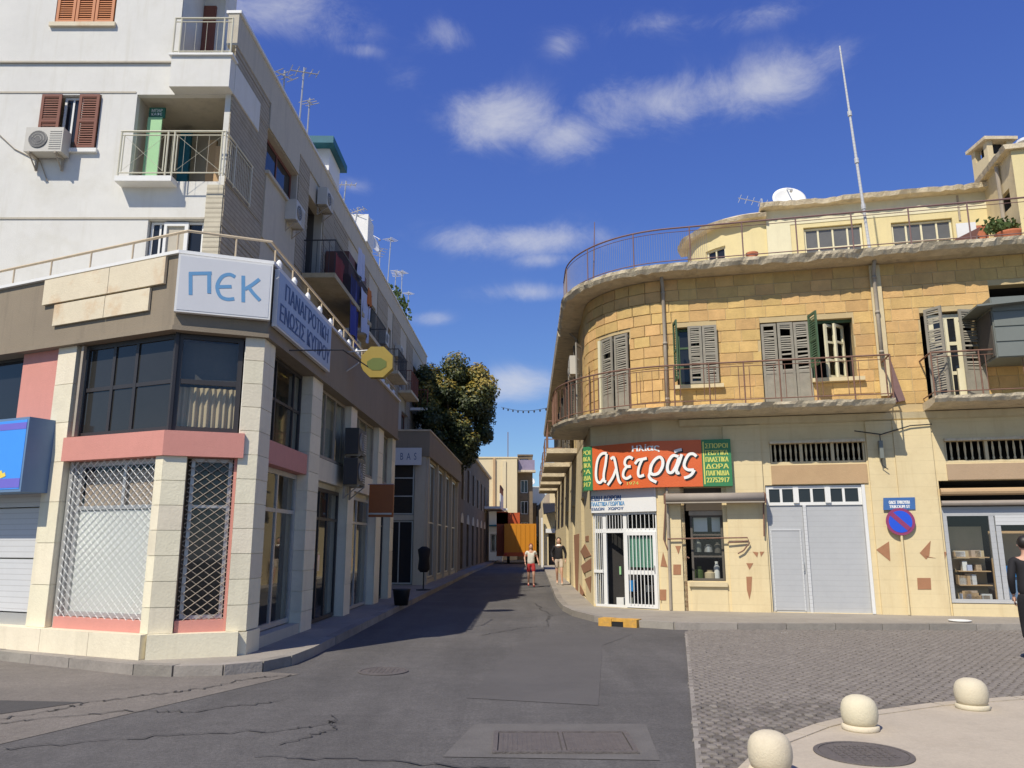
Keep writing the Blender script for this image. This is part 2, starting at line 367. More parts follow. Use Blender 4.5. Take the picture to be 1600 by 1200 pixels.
    def poly(s, mb, pts, o, th=.012):   # pts (s,z) flat shape with thickness
        n = len(pts); mb.add([s.pt(a, o + th, z) for a, z in pts] + [s.pt(a, o, z) for a, z in pts], [tuple(range(n))] + [(i, n + i, n + (i + 1) % n, (i + 1) % n) for i in range(n)]); return mb
def straight(P, azd, L, s0=0.0):
    return Path([('l', P, (math.sin(R(azd)), math.cos(R(azd))), L)], s0)
def wall(F, a, b, z0, z1, holes, m, parent, name='wall', rd=.22, o=0.0, back=True, bm=None, room=1.6, th=None, roommat=None):
    """front sheet with real openings, reveals and a room behind each"""
    mb = MB(); hs = [(max(a, h[0]), min(b, h[1]), max(z0, h[2]), min(z1, h[3])) for h in holes]
    sc = sorted(set(F.cuts(a, b)) | {h[0] for h in hs} | {h[1] for h in hs}); zc = sorted({z0, z1} | {h[2] for h in hs} | {h[3] for h in hs})
    for i in range(len(sc) - 1):
        for j in range(len(zc) - 1):
            cs, cz = (sc[i] + sc[i + 1]) / 2, (zc[j] + zc[j + 1]) / 2
            if any(h[0] < cs < h[1] and h[2] < cz < h[3] for h in hs): continue
            if sc[i + 1] - sc[i] < 1e-4: continue
            mb.quad(F.pt(sc[i] + 1e-6, o, zc[j]), F.pt(sc[i + 1], o, zc[j]), F.pt(sc[i + 1], o, zc[j + 1]), F.pt(sc[i] + 1e-6, o, zc[j + 1]))
    for h in hs:
        i_, p = o - rd, F.pt
        mb.quad(p(h[0], o, h[2]), p(h[0], i_, h[2]), p(h[0], i_, h[3]), p(h[0], o, h[3])); mb.quad(p(h[1], o, h[2]), p(h[1], i_, h[2]), p(h[1], i_, h[3]), p(h[1], o, h[3]))
        for z in (h[2], h[3]): mb.quad(p(h[0], o, z), p(h[1], o, z), p(h[1], i_, z), p(h[0], i_, z))
    w = mb.build(name, m, parent)
    if back and hs:
        for h in hs:
            mb = MB()
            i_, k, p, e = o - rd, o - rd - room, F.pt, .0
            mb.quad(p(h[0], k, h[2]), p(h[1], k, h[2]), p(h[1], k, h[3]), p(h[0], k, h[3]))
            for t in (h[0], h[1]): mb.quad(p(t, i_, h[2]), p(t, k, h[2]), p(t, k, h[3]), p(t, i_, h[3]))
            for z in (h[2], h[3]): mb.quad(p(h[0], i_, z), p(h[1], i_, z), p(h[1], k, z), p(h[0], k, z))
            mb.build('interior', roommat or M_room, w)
    return w
def window(F, a, b, z0, z1, o, nx, ny, fm, gm, parent, w=.05, name='window', label=None, zs=None, pane=True, mw=None):
    """frame with mullions and a pane; zs = own heights of the cross bars"""
    mb = MB(); d = .05; mw = mw or w * .8
    F.box(mb, a, b, o - d, o, z0, z0 + w); F.box(mb, a, b, o - d, o, z1 - w, z1)
    F.box(mb, a, a + w, o - d, o, z0 + w, z1 - w); F.box(mb, b - w, b, o - d, o, z0 + w, z1 - w)
    xs = [a + (b - a) * i / nx for i in range(1, nx)] if isinstance(nx, int) else nx
    for x in xs: F.box(mb, x - mw / 2, x + mw / 2, o - d, o - .004, z0 + w, z1 - w)
    for z in (zs if zs is not None else [z0 + (z1 - z0) * i / ny for i in range(1, ny)]):
        F.box(mb, a + w, b - w, o - d, o - .008, z - mw / 2, z + mw / 2)
    f = mb.build(name, fm, parent, label=label)
    if pane:
        p = MB(); y = o - d * .5; p.quad(F.pt(a + w * .5, y, z0 + w * .5), F.pt(b - w * .5, y, z0 + w * .5), F.pt(b - w * .5, y, z1 - w * .5), F.pt(a + w * .5, y, z1 - w * .5)); p.build('pane', gm, f)
    return f
def shutter(P, azd, wd, z0, z1, m, parent, solid=0.0, broken=0, label=None, sm=None):
    """louvred leaf standing at P, running wd metres along azimuth azd"""
    F = straight(P, azd, wd); mb = MB(); t = .035; w = .06
    F.box(mb, 0, w, 0, t, z0, z1); F.box(mb, wd - w, wd, 0, t, z0, z1); F.box(mb, w, wd - w, 0, t, z0, z0 + w); F.box(mb, w, wd - w, 0, t, z1 - w, z1)
    zm = z0 + (z1 - z0) * (solid if solid else .5); F.box(mb, w, wd - w, 0, t, zm - w / 2, zm + w / 2)
    o = mb.build('shutter', m, parent, label=label); s = MB(); zz = z0 + w + .03
    while zz < z1 - w - .02:
        if solid and zz < zm: zz += .055; continue
        if broken and rnd.random() < broken: zz += .055; continue
        j = rnd.uniform(-.02, .02) * (1 if broken else .2)
        s.hexa([F.pt(w, .03, zz - .012), F.pt(wd - w, .03, zz - .012 + j), F.pt(wd - w, .024, zz - .018 + j), F.pt(w, .024, zz - .018), F.pt(w, .008, zz + .03), F.pt(wd - w, .008, zz + .03 + j), F.pt(wd - w, .002, zz + .024 + j), F.pt(w, .002, zz + .024)])
        zz += .055
    if solid: F.box(s, w, wd - w, .006, .024, z0 + w, zm - w / 2)
    s.build('louvre', sm or m, o); return o
def outline_text(body, font=None):
    c = bpy.data.curves.new('t', 'FONT'); c.body = body; o = bpy.data.objects.new('t', c); col.objects.link(o); c.resolution_u = 3
    bpy.context.view_layer.update(); dg = bpy.context.evaluated_depsgraph_get(); e = o.evaluated_get(dg); me = e.to_mesh()
    v = [(p.co.x, p.co.y) for p in me.vertices]; f = [tuple(p.vertices) for p in me.polygons]; e.to_mesh_clear(); bpy.data.objects.remove(o); bpy.data.curves.remove(c); return v, f
def text(F, body, a, b, z0, z1, o, m, parent, name='lettering', z0b=None, z1b=None, bold=0):
    """print text on the face between a..b and z0..z1"""
    v, f = outline_text(body); x0, x1 = min(p[0] for p in v), max(p[0] for p in v); y0, y1 = min(p[1] for p in v), max(p[1] for p in v); mb = MB()
    z0b = z0 if z0b is None else z0b; z1b = z1 if z1b is None else z1b
    for dx in ((0,) if not bold else (-bold, 0, bold)):
        vs = []
        for x, y in v:
            k = (x - x0) / (x1 - x0); lo = z0 + (z0b - z0) * k; hi = z1 + (z1b - z1) * k
            vs.append(F.pt(a + (b - a) * k + dx, o + dx * .02, lo + (hi - lo) * (y - y0) / (y1 - y0)))
        mb.add(vs, f)
    return mb.build(name, m, parent)
def strokes(F, lines, w, o, m, parent, name='lettering', off=(0, 0), z=0.0):
    mb = MB()
    for i, L in enumerate(lines):
        # Catmull-Rom smoothing
        if len(L) > 2:
            Q = []
            for k in range(len(L) - 1):
                p0, p1, p2, p3 = L[max(k - 1, 0)], L[k], L[k + 1], L[min(k + 2, len(L) - 1)]
                for j in range(5):
                    t = j / 5; Q.append(tuple(.5 * (2 * p1[q] + (p2[q] - p0[q]) * t + (2 * p0[q] - 5 * p1[q] + 4 * p2[q] - p3[q]) * t * t + (3 * p1[q] - p0[q] - 3 * p2[q] + p3[q]) * t ** 3) for q in (0, 1)))
            Q.append(L[-1])
        else: Q = L
        Lr, Rr = [], []
        for k, (x, y) in enumerate(Q):
            x2, y2 = Q[min(k + 1, len(Q) - 1)]; x1, y1 = Q[max(k - 1, 0)]; d = math.hypot(x2 - x1, y2 - y1) or 1; nx, ny = -(y2 - y1) / d * w / 2, (x2 - x1) / d * w / 2
            Lr.append((x + nx + off[0], y + ny + off[1])); Rr.append((x - nx + off[0], y - ny + off[1]))
        n = len(Q); vs = [F.pt(x, o + i * .0006, y) for x, y in Lr + Rr]; mb.add(vs, [(k, n + k, n + k + 1, k + 1) for k in range(n - 1)])
    return mb.build(name, m, parent)

def offset_path(P, off, s0, m0, m1):
    """the same facade line moved outwards by off, corners mitred; m0, m1 trim the ends"""
    segs = [g for _, _, g in P.segs]; ln = [(Vector((g[1][0] + g[2][1] * off, g[1][1] - g[2][0] * off)), Vector(g[2])) for g in segs]; V = [ln[0][0]]
    for (p, d), (q, e) in zip(ln, ln[1:]):
        den = d.x * e.y - d.y * e.x; t = ((q.x - p.x) * e.y - (q.y - p.y) * e.x) / den; V.append(p + d * t)
    V.append(ln[-1][0] + ln[-1][1] * segs[-1][3]); return Path([('l', tuple(a), tuple((b - a).normalized()), (b - a).length) for a, b in zip(V, V[1:])], s0)

def copy_tree(o, parent=None):
    c = o.copy(); col.objects.link(c)
    if parent is not None: c.parent = parent
    for ch in list(o.children): copy_tree(ch, c)
    return c
def in_poly(x, y, P):
    c = False; j = len(P) - 1
    for i in range(len(P)):
        if (P[i][1] > y) != (P[j][1] > y) and x < (P[j][0] - P[i][0]) * (y - P[i][1]) / (P[j][1] - P[i][1]) + P[i][0]: c = not c
        j = i
    return c
# ============================================================ ground
MB().quad((-400, -60, 0), (400, -60, 0), (400, 900, 0), (-400, 900, 0)).build('ground', M_asphalt, kind='structure')
MB().fan([(-16, 4), (-6.5, 5.2), (-4.3, 7.0), (-2.75, 10.6), (-3.3, 10.75), (-4.77, 10.5), (-7.5, 11.9), (-18, 17)], .004).build('side_street_road', M_asph_old, kind='structure')
MB().fan([(-7.2, 8.25), (-5.1, 8.1), (-4.55, 8.75), (-7.0, 9.0)], .008).build('road_patch', M_patch, kind='structure')
MB().fan([(-.5, 9.0), (.9, 8.6), (1.5, 13.5), (2.2, 15.0), (.4, 15.3), (-.1, 12)], .004).build('road_repair', mat('repair_asphalt', (.097, .091, .086), .92, .14, .9, .4, 90, .3, (.06, .058, .06), .8), kind='structure')
# cracks in the worn asphalt
mbk = MB(); rc = random.Random(3)
for pts in [[(-4.9, 7.9), (-4.6, 8.4), (-4.5, 8.7), (-4.0, 9.2), (-3.6, 9.5), (-3.3, 10.2), (-2.8, 10.5)], [(-6, 6.9), (-5.2, 7.4), (-4.6, 7.9), (-3.9, 8.3), (-3.2, 8.3), (-2.4, 8.9)], [(-4.2, 6.8), (-3.0, 7.3), (-2.0, 7.5), (-1.6, 7.9)], [(-2.0, 6.6), (-.9, 6.45), (.2, 6.2)], [(-1.9, 7.0), (-1.6, 7.6), (-1.75, 8.2)], [(-.5, 15), (.2, 16.2), (.7, 16.5), (.9, 19), (.6, 23)]]:
    fine = []
    for (x0, y0), (x1, y1) in zip(pts, pts[1:]):
        for k in range(12): fine.append((x0 + (x1 - x0) * k / 12 + rc.uniform(-.06, .06), y0 + (y1 - y0) * k / 12 + rc.uniform(-.06, .06)))
    for (x0, y0), (x1, y1) in zip(fine, fine[1:]):
        w = rc.uniform(.003, .014); d = math.hypot(x1 - x0, y1 - y0) or 1; nx, ny = -(y1 - y0) / d * w, (x1 - x0) / d * w
        mbk.quad((x0 - nx, y0 - ny, .012), (x1 - nx, y1 - ny, .012), (x1 + nx, y1 + ny, .012), (x0 + nx, y0 + ny, .012))
mbk.build('road_crack', M_patch, kind='stuff')
# cobbled carriageway
COB = [(1.27, 5.6), (3.27, 15.2), (3.4, 15.72), (15, 15.5), (15, 4), (1, 4)]
PLZ = [(1.25, 4.0), (1.42, 5.2), (1.68, 5.9), (2.2, 6.8), (2.85, 7.45), (3.5, 7.95), (4.4, 8.4), (5.4, 8.72), (7, 9.05), (10, 9.3), (16, 9.4), (16, 4)]
cob = MB().fan(COB, .004).build('cobbled_road', M_cob_b, kind='structure')
mbp = MB(); mbp.prism(PLZ, -.01, .035); plz = mbp.build('plaza_paving', M_plaza, kind='structure')
for k, (x0, y0, x1, y1) in enumerate([(2.6, 7.2, 4.4, 4.2), (3.9, 8.2, 6, 4.2), (5.4, 8.7, 8.4, 4.2), (7.5, 9.1, 11, 4.2), (2.4, 6.0, 10, 8.9)]):
    pass
mbl = MB(); rim = PLZ[:-1]
for (x0, y0), (x1, y1) in zip(rim, rim[1:]):     # raised pale edging stones
    L = math.hypot(x1 - x0, y1 - y0); n = max(1, round(L / .45))
    for k in range(n):
        a, b = k / n + .008, (k + 1) / n - .008; dx, dy = (x1 - x0), (y1 - y0); nx, ny = -dy / L * .14, dx / L * .14
        p = [(x0 + dx * a, y0 + dy * a), (x0 + dx * b, y0 + dy * b)]
        q = MB(); q.prism([p[0], p[1], (p[1][0] + nx, p[1][1] + ny), (p[0][0] + nx, p[0][1] + ny)][::-1], 0, .045); q.build('edging_stone', M_plaza, plz)
cv = []
for i in range(4): # variants of a worn cobble, unit size
    me = bpy.data.meshes.new('cobble'); r4 = random.Random(i); j = lambda a: a + r4.uniform(-.05, .05)
    vs = [(-.5, -.5, 0), (.5, -.5, 0), (.5, .5, 0), (-.5, .5, 0), (j(-.47), j(-.47), .6), (j(.47), j(-.47), .6), (j(.47), j(.47), .6), (j(-.47), j(.47), .6), (-.3, -.3, 1), (.3, -.3, 1), (.3, .3, 1), (-.3, .3, 1)]
    fs = [(0, 1, 5, 4), (1, 2, 6, 5), (2, 3, 7, 6), (3, 0, 4, 7), (4, 5, 9, 8), (5, 6, 10, 9), (6, 7, 11, 10), (7, 4, 8, 11), (8, 9, 10, 11)]
    me.from_pydata(vs, [], fs); me.materials.append(M_cob); cv.append((me, vs, fs))
cl = []; pitch = .112; ra = R(-13)
for i in range(-10, 150):
    for j in range(20, 170):
        x = i * pitch + (j % 2) * pitch / 2; y = j * pitch; X = x * math.cos(ra) - y * math.sin(ra); Y = x * math.sin(ra) + y * math.cos(ra)
        X += rc.uniform(-.006, .006); Y += rc.uniform(-.006, .006)
        if Y < 5.2 or X / max(Y, .1) > .80 or not in_poly(X, Y, COB) or in_poly(X, Y, PLZ): continue
        if min(math.hypot(X - q[0], Y - q[1]) for q in PLZ[:9]) < .1 : continue
        cl.append((Y, X, Y, rc.uniform(.085, .1), rc.uniform(.085, .1), rc.uniform(.016, .028), ra + rc.uniform(-.08, .08)))
cl.sort(); mb = MB()
for k, (_, X, Y, sx, sy, sz, a) in enumerate(cl):
    me, vs, fs = cv[k % 4]
    if k < 298:
        o = link('cobble', me, cob, (X, Y, .004)); o.scale = (sx, sy, sz); o.rotation_euler = (0, 0, a)
    else:
        c_, s_ = math.cos(a), math.sin(a); mb.add([(X + (v[0] * sx * c_ - v[1] * sy * s_), Y + (v[0] * sx * s_ + v[1] * sy * c_), .004 + v[2] * sz) for v in vs], fs)
mb.build('cobbles', M_cob, cob, kind='stuff')
strip = MB(); n = 24
for i in range(n):
    y0 = 5.6 + (15.2 - 5.6) * i / n; y1 = 5.6 + (15.2 - 5.6) * (i + 1) / n - .02; x0 = 1.27 + (y0 - 5.6) * .2083; x1 = 1.27 + (y1 - 5.6) * .2083
    q = MB(); q.prism([(x0 - .03, y0), (x0 + .02, y0), (x1 + .02, y1), (x1 - .03, y1)], .0, .016); q.build('border_stone', M_kerb, cob)

# pavements with kerb stones
def pavement(name, kerb, back, m):
    mb = MB(); mb.prism(kerb + back, 0.0, .13); o = mb.build(name, m, kind='structure'); k0 = 0
    for (x0, y0), (x1, y1) in zip(kerb, kerb[1:]):
        L = math.hypot(x1 - x0, y1 - y0); n = max(1, round(L / .95)) if max(y0, y1) < 34 else max(1, round(L / 3))
        for k in range(n):
            a, b = k / n + .006 / L, (k + 1) / n - .006 / L; dx, dy = x1 - x0, y1 - y0; nx, ny = dy / L, -dx / L   # outward = right of travel
            q = MB(); p = [(x0 + dx * t, y0 + dy * t) for t in (a, b)]; e = rc.uniform(-.006, .006)
            q.prism([(p[0][0] + nx * (.03 + e), p[0][1] + ny * (.03 + e)), (p[1][0] + nx * (.03 + e), p[1][1] + ny * (.03 + e)), (p[1][0] - nx * .14, p[1][1] - ny * .14), (p[0][0] - nx * .14, p[0][1] - ny * .14)], .0, .136 + e * .5)
            q.build('kerb_stone', M_kerb, o)
    return o
kL = [(-18, 16.9), (-12.5, 14.2), (-9.6, 12.85), (-7.5, 11.85), (-6.0, 11.1), (-4.85, 10.52), (-4.3, 10.40), (-3.7, 10.48), (-3.3, 10.78), (-3.08, 11.3), (-3.0, 12.2), (-2.98, 13.6), (-2.88, 19.3), (-2.3, 46.0), (-1.2, 80), (-.2, 118)]
pavement('pavement', kL, [(-14, 118), (-18, 60)], M_walk)
kR = [(3.9, 118), (2.6, 70), (1.95, 46), (1.5, 30), (1.3, 23), (1.3, 20.4), (1.45, 18.8), (1.8, 17.5), (2.4, 16.5), (3.2, 15.95), (4.4, 15.8), (6.3, 15.78), (9, 15.7), (14, 15.45)]
pavement('pavement', kR, [(14, 118)], M_walk)
# manholes, drain
def manhole(x, y, r, z, label, lid=M_iron):
    t = thing('manhole_cover', label, 'manhole cover', (x, y, z))
    m = MB(); m.lathe([(r, 0), (r, .008), (r * .9, .010), (r * .9, .004)], (x, y, z), 40); m.build('rim', M_iron, t)
    m = MB(); m.lathe([(r * .88, 0), (r * .88, .007)], (x, y, z), 40)
    for i in range(-4, 5):
        for j in range(-4, 5):
            if i * i + j * j < 15: q = r / 5.6; m.box(x + i * q - q * .3, x + i * q + q * .3, y + j * q - q * .3, y + j * q + q * .3, z + .007, z + .012)
    m.build('lid', lid, t)
manhole(-1.70, 10.8, .33, .004, 'round iron manhole cover in the middle of the asphalt road')
manhole(2.76, 6.56, .37, .036, 'round dark manhole cover in the pale plaza by the bollards')
t = thing('manhole_cover', 'large rectangular iron cover set in the near asphalt', 'manhole cover', (.4, 7.1, .004))
m = MB(); m.fan([(-.55, 6.6), (1.15, 6.5), (1.25, 7.75), (-.35, 7.75)], .005); m.build('surround', mat('cover_surround', (.125, .117, .108), .95, .2, 3, .5, 60), t)
m = MB()
for x0, x1, y0, y1 in [(-.16, -.12, 6.72, 7.36), (.98, 1.02, 6.72, 7.36), (-.16, 1.02, 6.68, 6.72), (-.16, 1.02, 7.36, 7.40), (.41, .44, 6.72, 7.36)]: m.box(x0, x1, y0, y1, .006, .022)
m.build('rim', M_iron, t)
for xa, xb in ((-.11, .40), (.45, .97)):
    m = MB(); m.box(xa, xb, 6.73, 7.35, .006, .016)
    for i in range(12): m.box(xa + .02 + i * .04, xa + .035 + i * .04, 6.76, 7.32, .016, .019)
    m.build('lid', M_iron, t)
# yellow storm drain at the corner kerb
x, y = 2.2, 16.55; t = thing('storm_drain', 'yellow painted storm drain inlet in the kerb before the shop corner', 'storm drain', (x, y, 0))
m = MB(); m.box(-.42, -.13, -.12, .16, 0, .155); m.box(.13, .42, -.12, .16, 0, .155); m.box(-.13, .13, -.10, .16, .10, .15)
m.v = [(x + a * .86 + b * .5, y - a * .5 + b * .86, c) for a, b, c in m.v]; m.build('kerb_block', M_ydrain, t)
m = MB(); m.box(-.13, .13, -.09, .1, .0, .09); m.v = [(x + a * .86 + b * .5, y - a * .5 + b * .86, c) for a, b, c in m.v]; m.build('opening', M_black, t)
# plate lying on the right-hand pavement
m = MB(); m.lathe([(.14, 0), (.2, .012), (.215, .03), (.2, .032), (.14, .012)], (8.95, 16.15, .131), 28); m.smooth = True
tag(m.build('plate', M_white2), 'white round plate lying on the pavement below the no parking sign', 'plate')
m = MB(); m.box(5.05, 5.17, 15.2, 15.28, .01, .02); tag(m.build('paper_scrap', M_white2), 'scrap of white paper on the cobbles before the grey door', 'paper')
# bollards
def bollard(x, y, label):
    t = thing('bollard', label, 'bollard', (x, y, .035), 'stone bollards on the plaza edge')
    m = MB(); m.lathe([(.165, 0), (.170, .010), (.170, .036), (.158, .046), (.135, .05)], (x, y, .035), 32); m.smooth = True; m.build('collar', M_bollard, t)
    m = MB(); m.lathe([(.13, .045), (.146, .055), (.160, .085), (.168, .13), (.167, .18), (.158, .22), (.140, .255), (.11, .280), (.065, .298), (.02, .304), (.002, .305)], (x, y, .035), 36); m.smooth = True
    m.build('dome', M_bollard, t); t.scale = (.93, .93, .96)
bollard(1.86, 6.02, 'domed cream stone bollard nearest the camera, cut off by the bottom edge')
bollard(3.1, 7.38, 'domed cream stone bollard between the other two, behind the round manhole')
bollard(4.62, 8.28, 'domed cream stone bollard farthest right along the plaza edge')

# ============================================================ left: corner shop podium
A1, A2 = (-4.94, 10.99), (-3.75, 11.42)
dL = (math.sin(R(114)), math.cos(R(114))); LC = math.hypot(A2[0] - A1[0], A2[1] - A1[1]); dC = ((A2[0] - A1[0]) / LC, (A2[1] - A1[1]) / LC); dS = (math.sin(R(1.2)), math.cos(R(1.2)))
K = Path([('l', (A1[0] - 10 * dL[0], A1[1] - 10 * dL[1]), dL, 10.0), ('l', A1, dC, LC), ('l', A2, dS, 12.0)], -10.0)
E0 = LC + 11.85
B = thing('corner_shop_building', 'two storey corner shop block with taupe fascia, cream pillars and pink band', 'building', (-4.6, 11.6, 0))
zF0, zF1, zB0, zB1, zP = 4.78, 5.88, 2.88, 3.24, .45
S_ = lambda u, v=850: K.S(u, v)
c1a, c1b = S_(66, 760), S_(95, 760); w1a, w1b = c1b, S_(231); c2b = S_(281); w2b = S_(357); c3b = LC + .50
bay = [(c3b, LC + 2.70), (LC + 3.40, LC + 5.9), (LC + 6.5, LC + 9.2), (LC + 9.9, LC + 11.3)]
holes = [(w1a, w1b, zP, zB0), (c2b, w2b, zP, zB0), (S_(118, 600), LC - .14, zB1, zF0 - .02),
         (bay[0][0] + .02, bay[0][1], .3, zB0), (bay[0][0] + .02, bay[0][1], zB1, zF0 - .02),
         (bay[1][0], bay[1][1], .14, zB0 - .1), (bay[2][0], bay[2][1], .14, zB0 - .1), (bay[3][0], bay[3][1], .14, 2.6)]
wl = wall(K, -10, E0, .13, zF0, holes, M_marble, B, rd=.08, o=-.28, room=1.8, bm=None)
# fascia band + roof deck
mb = MB(); K.sweep(mb, [(.06, zF0), (.06, zF1), (-.28, zF1), (-.28, zF0)], -10, E0); mb.build('fascia', M_taupe, B)
mb = MB(); K.sweep(mb, [(.10, zF0 - .07), (.10, zF0), (-.28, zF0), (-.28, zF0 - .07)], -10, E0); mb.build('fascia_lip', M_taupe, B)
mb = MB(); K.sweep(mb, [(.12, zF1), (.12, zF1 + .05), (-.3, zF1 + .05), (-.3, zF1)], -10, E0); mb.build('coping', M_white2, B)
rp = [tuple(K.pt(s, -.25, 0))[:2] for s in (-10, 0, LC, E0)]
mb = MB(); mb.prism([(-4.2, 23.25), (-16, 23.25)] + [(-16, 16)] + rp[:-1] + [rp[-1]], 5.55, 5.68); mb.build('roof_deck', M_greypl, B)
mb = MB(); mb.quad((-3.6, 23.27, .13), (-7.5, 23.27, .13), (-7.5, 23.27, zF1), (-3.6, 23.27, zF1)); mb.build('end_wall', M_greypl, B)
# pillars with marble slabs
def pillar(a, b, z0, z1, o0=-.3, o1=0.0, ends=(), rows=.345, name='pillar'):
    mb = MB(); K.box(mb, a + .012, b - .012, o0, o1 - .022, z0, z1); p = mb.build(name, M_marble, B); n = round((z1 - z0) / rows); h = (z1 - z0) / n
    cs = K.cuts(a, b)
    for i in range(n):
        zz0, zz1 = z0 + i * h + .004, z0 + (i + 1) * h - .004
        for ca, cb in zip(cs, cs[1:]):
            if cb - ca < .05: continue
            mb = MB(); e = rnd.uniform(-.002, .002); K.box(mb, ca + .001, cb - .001, o1 - .02, o1 + e, zz0, zz1); mb.build('slab', M_marble, p)
        for end in ends:
            s = a if end == 'a' else b; mb = MB(); sg = 0 if end == 'a' else -.012
            K.box(mb, s + sg, s + sg + .012, o0 + .02, o1 - .022, zz0, zz1); mb.build('slab', M_marble, p)
    return p
pillar(c1a, c1b, zP, zF0 - .07, ends='b', rows=.62)
pillar(w1b, c2b, zP, zB0, ends='b')
pillar(S_(362), c3b, zP, zF0 - .07, ends='a')
pillar(bay[0][1], bay[1][0], .13, zF0 - .07, ends='a')
pillar(bay[1][1], bay[2][0], .13, zF0 - .07, rows=.7)
pillar(bay[2][1], bay[3][0], .13, zF0 - .07, rows=.7)
pillar(bay[3][1], E0, .13, zF0 - .07, rows=.7)
# plinth
for a, b in ((-10, -7.6), (-7.6, -6.1), (-6.1, -4.6), (-4.6, -3.1), (-3.1, -2.0), (-2.0, -1.0), (-1.0, 0), (0, LC - .1), (LC - .1, LC + .5)):
    mb = MB(); K.box(mb, a + .003, b - .003, -.3, .11 if b <= LC else .03, .13, zP if b < LC + .3 else zP - .01); mb.build('plinth_stone', M_marble, B)
mb = MB(); K.box(mb, c3b + .02, bay[0][1], -.3, -.02, .13, .3); mb.build('doorstep', M_greypl, B)
# pink bands and jambs
mb = MB(); K.box(mb, c1b + .003, S_(381, 700), -.26, .05, zB0, zB1); mb.build('pink_band', M_pink, B)
mb = MB(); K.box(mb, bay[0][0] + .01, bay[0][1] - .01, -.26, -.03, zB0, zB1); mb.build('pink_band', M_pink, B)
mb = MB(); K.box(mb, w1a + .1, w1b - .01, -.3, -.05, zP, zP + .16); K.box(mb, c2b + .01, w2b, -.3, -.05, zP, zP + .16); K.box(mb, w2b, S_(362) - .002, -.29, -.05, zP, zB0); mb.build('pink_sill', M_pink, B)
pkR = c1a - .01; pkL = S_(33, 550)
mb = MB(); K.box(mb, pkL, pkR, -.27, -.06, 2.6, zF0 - .07); K.box(mb, S_(57, 850), pkR, -.27, -.06, zP, 2.6); mb.build('pink_wall', M_pink, B)
mb = MB(); K.box(mb, -10, pkL - .01, -.27, -.2, 3.0, zF0 - .07); f = mb.build('window', M_alud, B); mb = MB(); K.box(mb, -10, pkL - .05, -.2, -.19, 3.05, zF0 - .12); mb.build('pane', M_glassd, f)
# roller door left of the pillar, its panels and joints
rd_b = S_(57, 850) - .01
for z0, z1 in ((zP, .62), (.64, 1.42), (1.44, 2.2), (2.22, 2.9)):
    mb = MB(); K.box(mb, -10, rd_b, -.27, -.14 if z0 > .6 else -.12, z0, z1); mb.build('shutter_panel', M_roller if z0 > .6 else M_alu, B)
# shop window 1: frame, boards, dark top lights, lattice grille
def lattice(F, a, b, z0, z1, o, dx, dz, m, parent, r=.0052):
    mb = MB(); k = dz / dx; W = b - a; H = z1 - z0
    i = -int(H / k / dx) - 1
    while i * dx < W + H / k:
        for sg in (1, -1):
            xa = i * dx; pts = []
            # z = k*(x-xa) rising or falling
            xs, xe = max(0, xa), min(W, xa + H / k)
            if xe - xs > .02:
                p = [(xs, k * (xs - xa)), (xe, k * (xe - xa))]
                if sg < 0: p = [(W - x, z) for x, z in p]
                mb.tube([F.pt(a + x, o + (.008 if sg > 0 else 0), z0 + z) for x, z in p], r, 4)
        i += 1
    return mb.build('lattice_grille', m, parent)
fr = window(K, w1a + .16, w1b - .02, zP + .17, zB0 - .01, -.16, [], 1, M_alu, M_glass, B, .07, zs=[2.18])
mb = MB(); K.box(mb, w1a + .22, w1b - .07, -.205, -.195, zP + .2, 2.14); mb.build('white_board', M_board, fr); mb = MB(); K.box(mb, (w1a + w1b) / 2 + .15, (w1a + w1b) / 2 + .21, -.20, -.164, 2.2, zB0 - .08); mb.build('top_mullion', M_alu, fr)
mb = MB(); K.box(mb, w1a + .24, w1b - .08, -.26, -.24, 2.2, 2.72); mb.build('beige_board', M_beige, fr)
mb = MB(); K.box(mb, w1a + .02, w1a + .10, -.27, -.10, zP, zB0); K.box(mb, w1a + .11, w1a + .15, -.27, -.12, zP, zB0); mb.build('guide_rail', M_alu, fr)
lattice(K, w1a + .1, w1b - .01, zP + .1, zB0 - .01, -.07, .14, .115, M_white2, fr)
fr = window(K, c2b + .06, w2b - .02, zP + .17, zB0 - .01, -.17, 1, 1, M_alu, M_glass, B, .05, zs=[2.18])
lattice(K, c2b + .03, w2b, zP + .1, zB0 - .01, -.08, .165, .125, M_pipe, fr)
mb = MB(); K.box(mb, c2b + .03, c2b + .35, -.9, -.86, zP, 2.1); mb.build('display_board', M_roller, fr)
# mezzanine glazing wraps round the corner
ma = S_(120, 600)
fr = window(K, ma, -.04, zB1 + .01, zF0 - .08, -.10, [ma + (-.04 - ma) * t for t in (.33, .58)], 1, M_alud, M_glasst, B, .07, zs=[3.99], mw=.06)
mb = MB(); K.box(mb, ma + .02, ma + .07, -.05, -.0, zB1 + .02, zF0 - .1); mb.build('inner_frame', M_pipe, fr)
mb = MB(); K.box(mb, -.55, -.22, -.30, -.26, zB1 + .1, zF0 - .1); mb.build('curtain', M_gold2, fr)
fr = window(K, .05, LC - .30, zB1 + .01, zF0 - .08, -.10, 1, 1, M_alud, M_glass, B, .07, zs=[3.99], mw=.07)
mb = MB(); K.box(mb, -.05, .06, -.13, -.06, zB1, zF0 - .07); mb.build('corner_post', M_alud, fr)
mb = MB(); K.box(mb, LC - .28, LC - .20, -.28, -.04, zB1, zF0 - .07); mb.build('white_post', M_white2, fr)
mb = MB(); n = 60; vs = []
for i in range(n + 1):
    s = .08 + (LC - .44) * i / n; w = .028 * math.sin(i * 1.05) + .02 * math.sin(i * .43 + 1); vs += [K.pt(s, -.24 + w, zB1 + .1), K.pt(s, -.24 + w * .6, 3.93)]
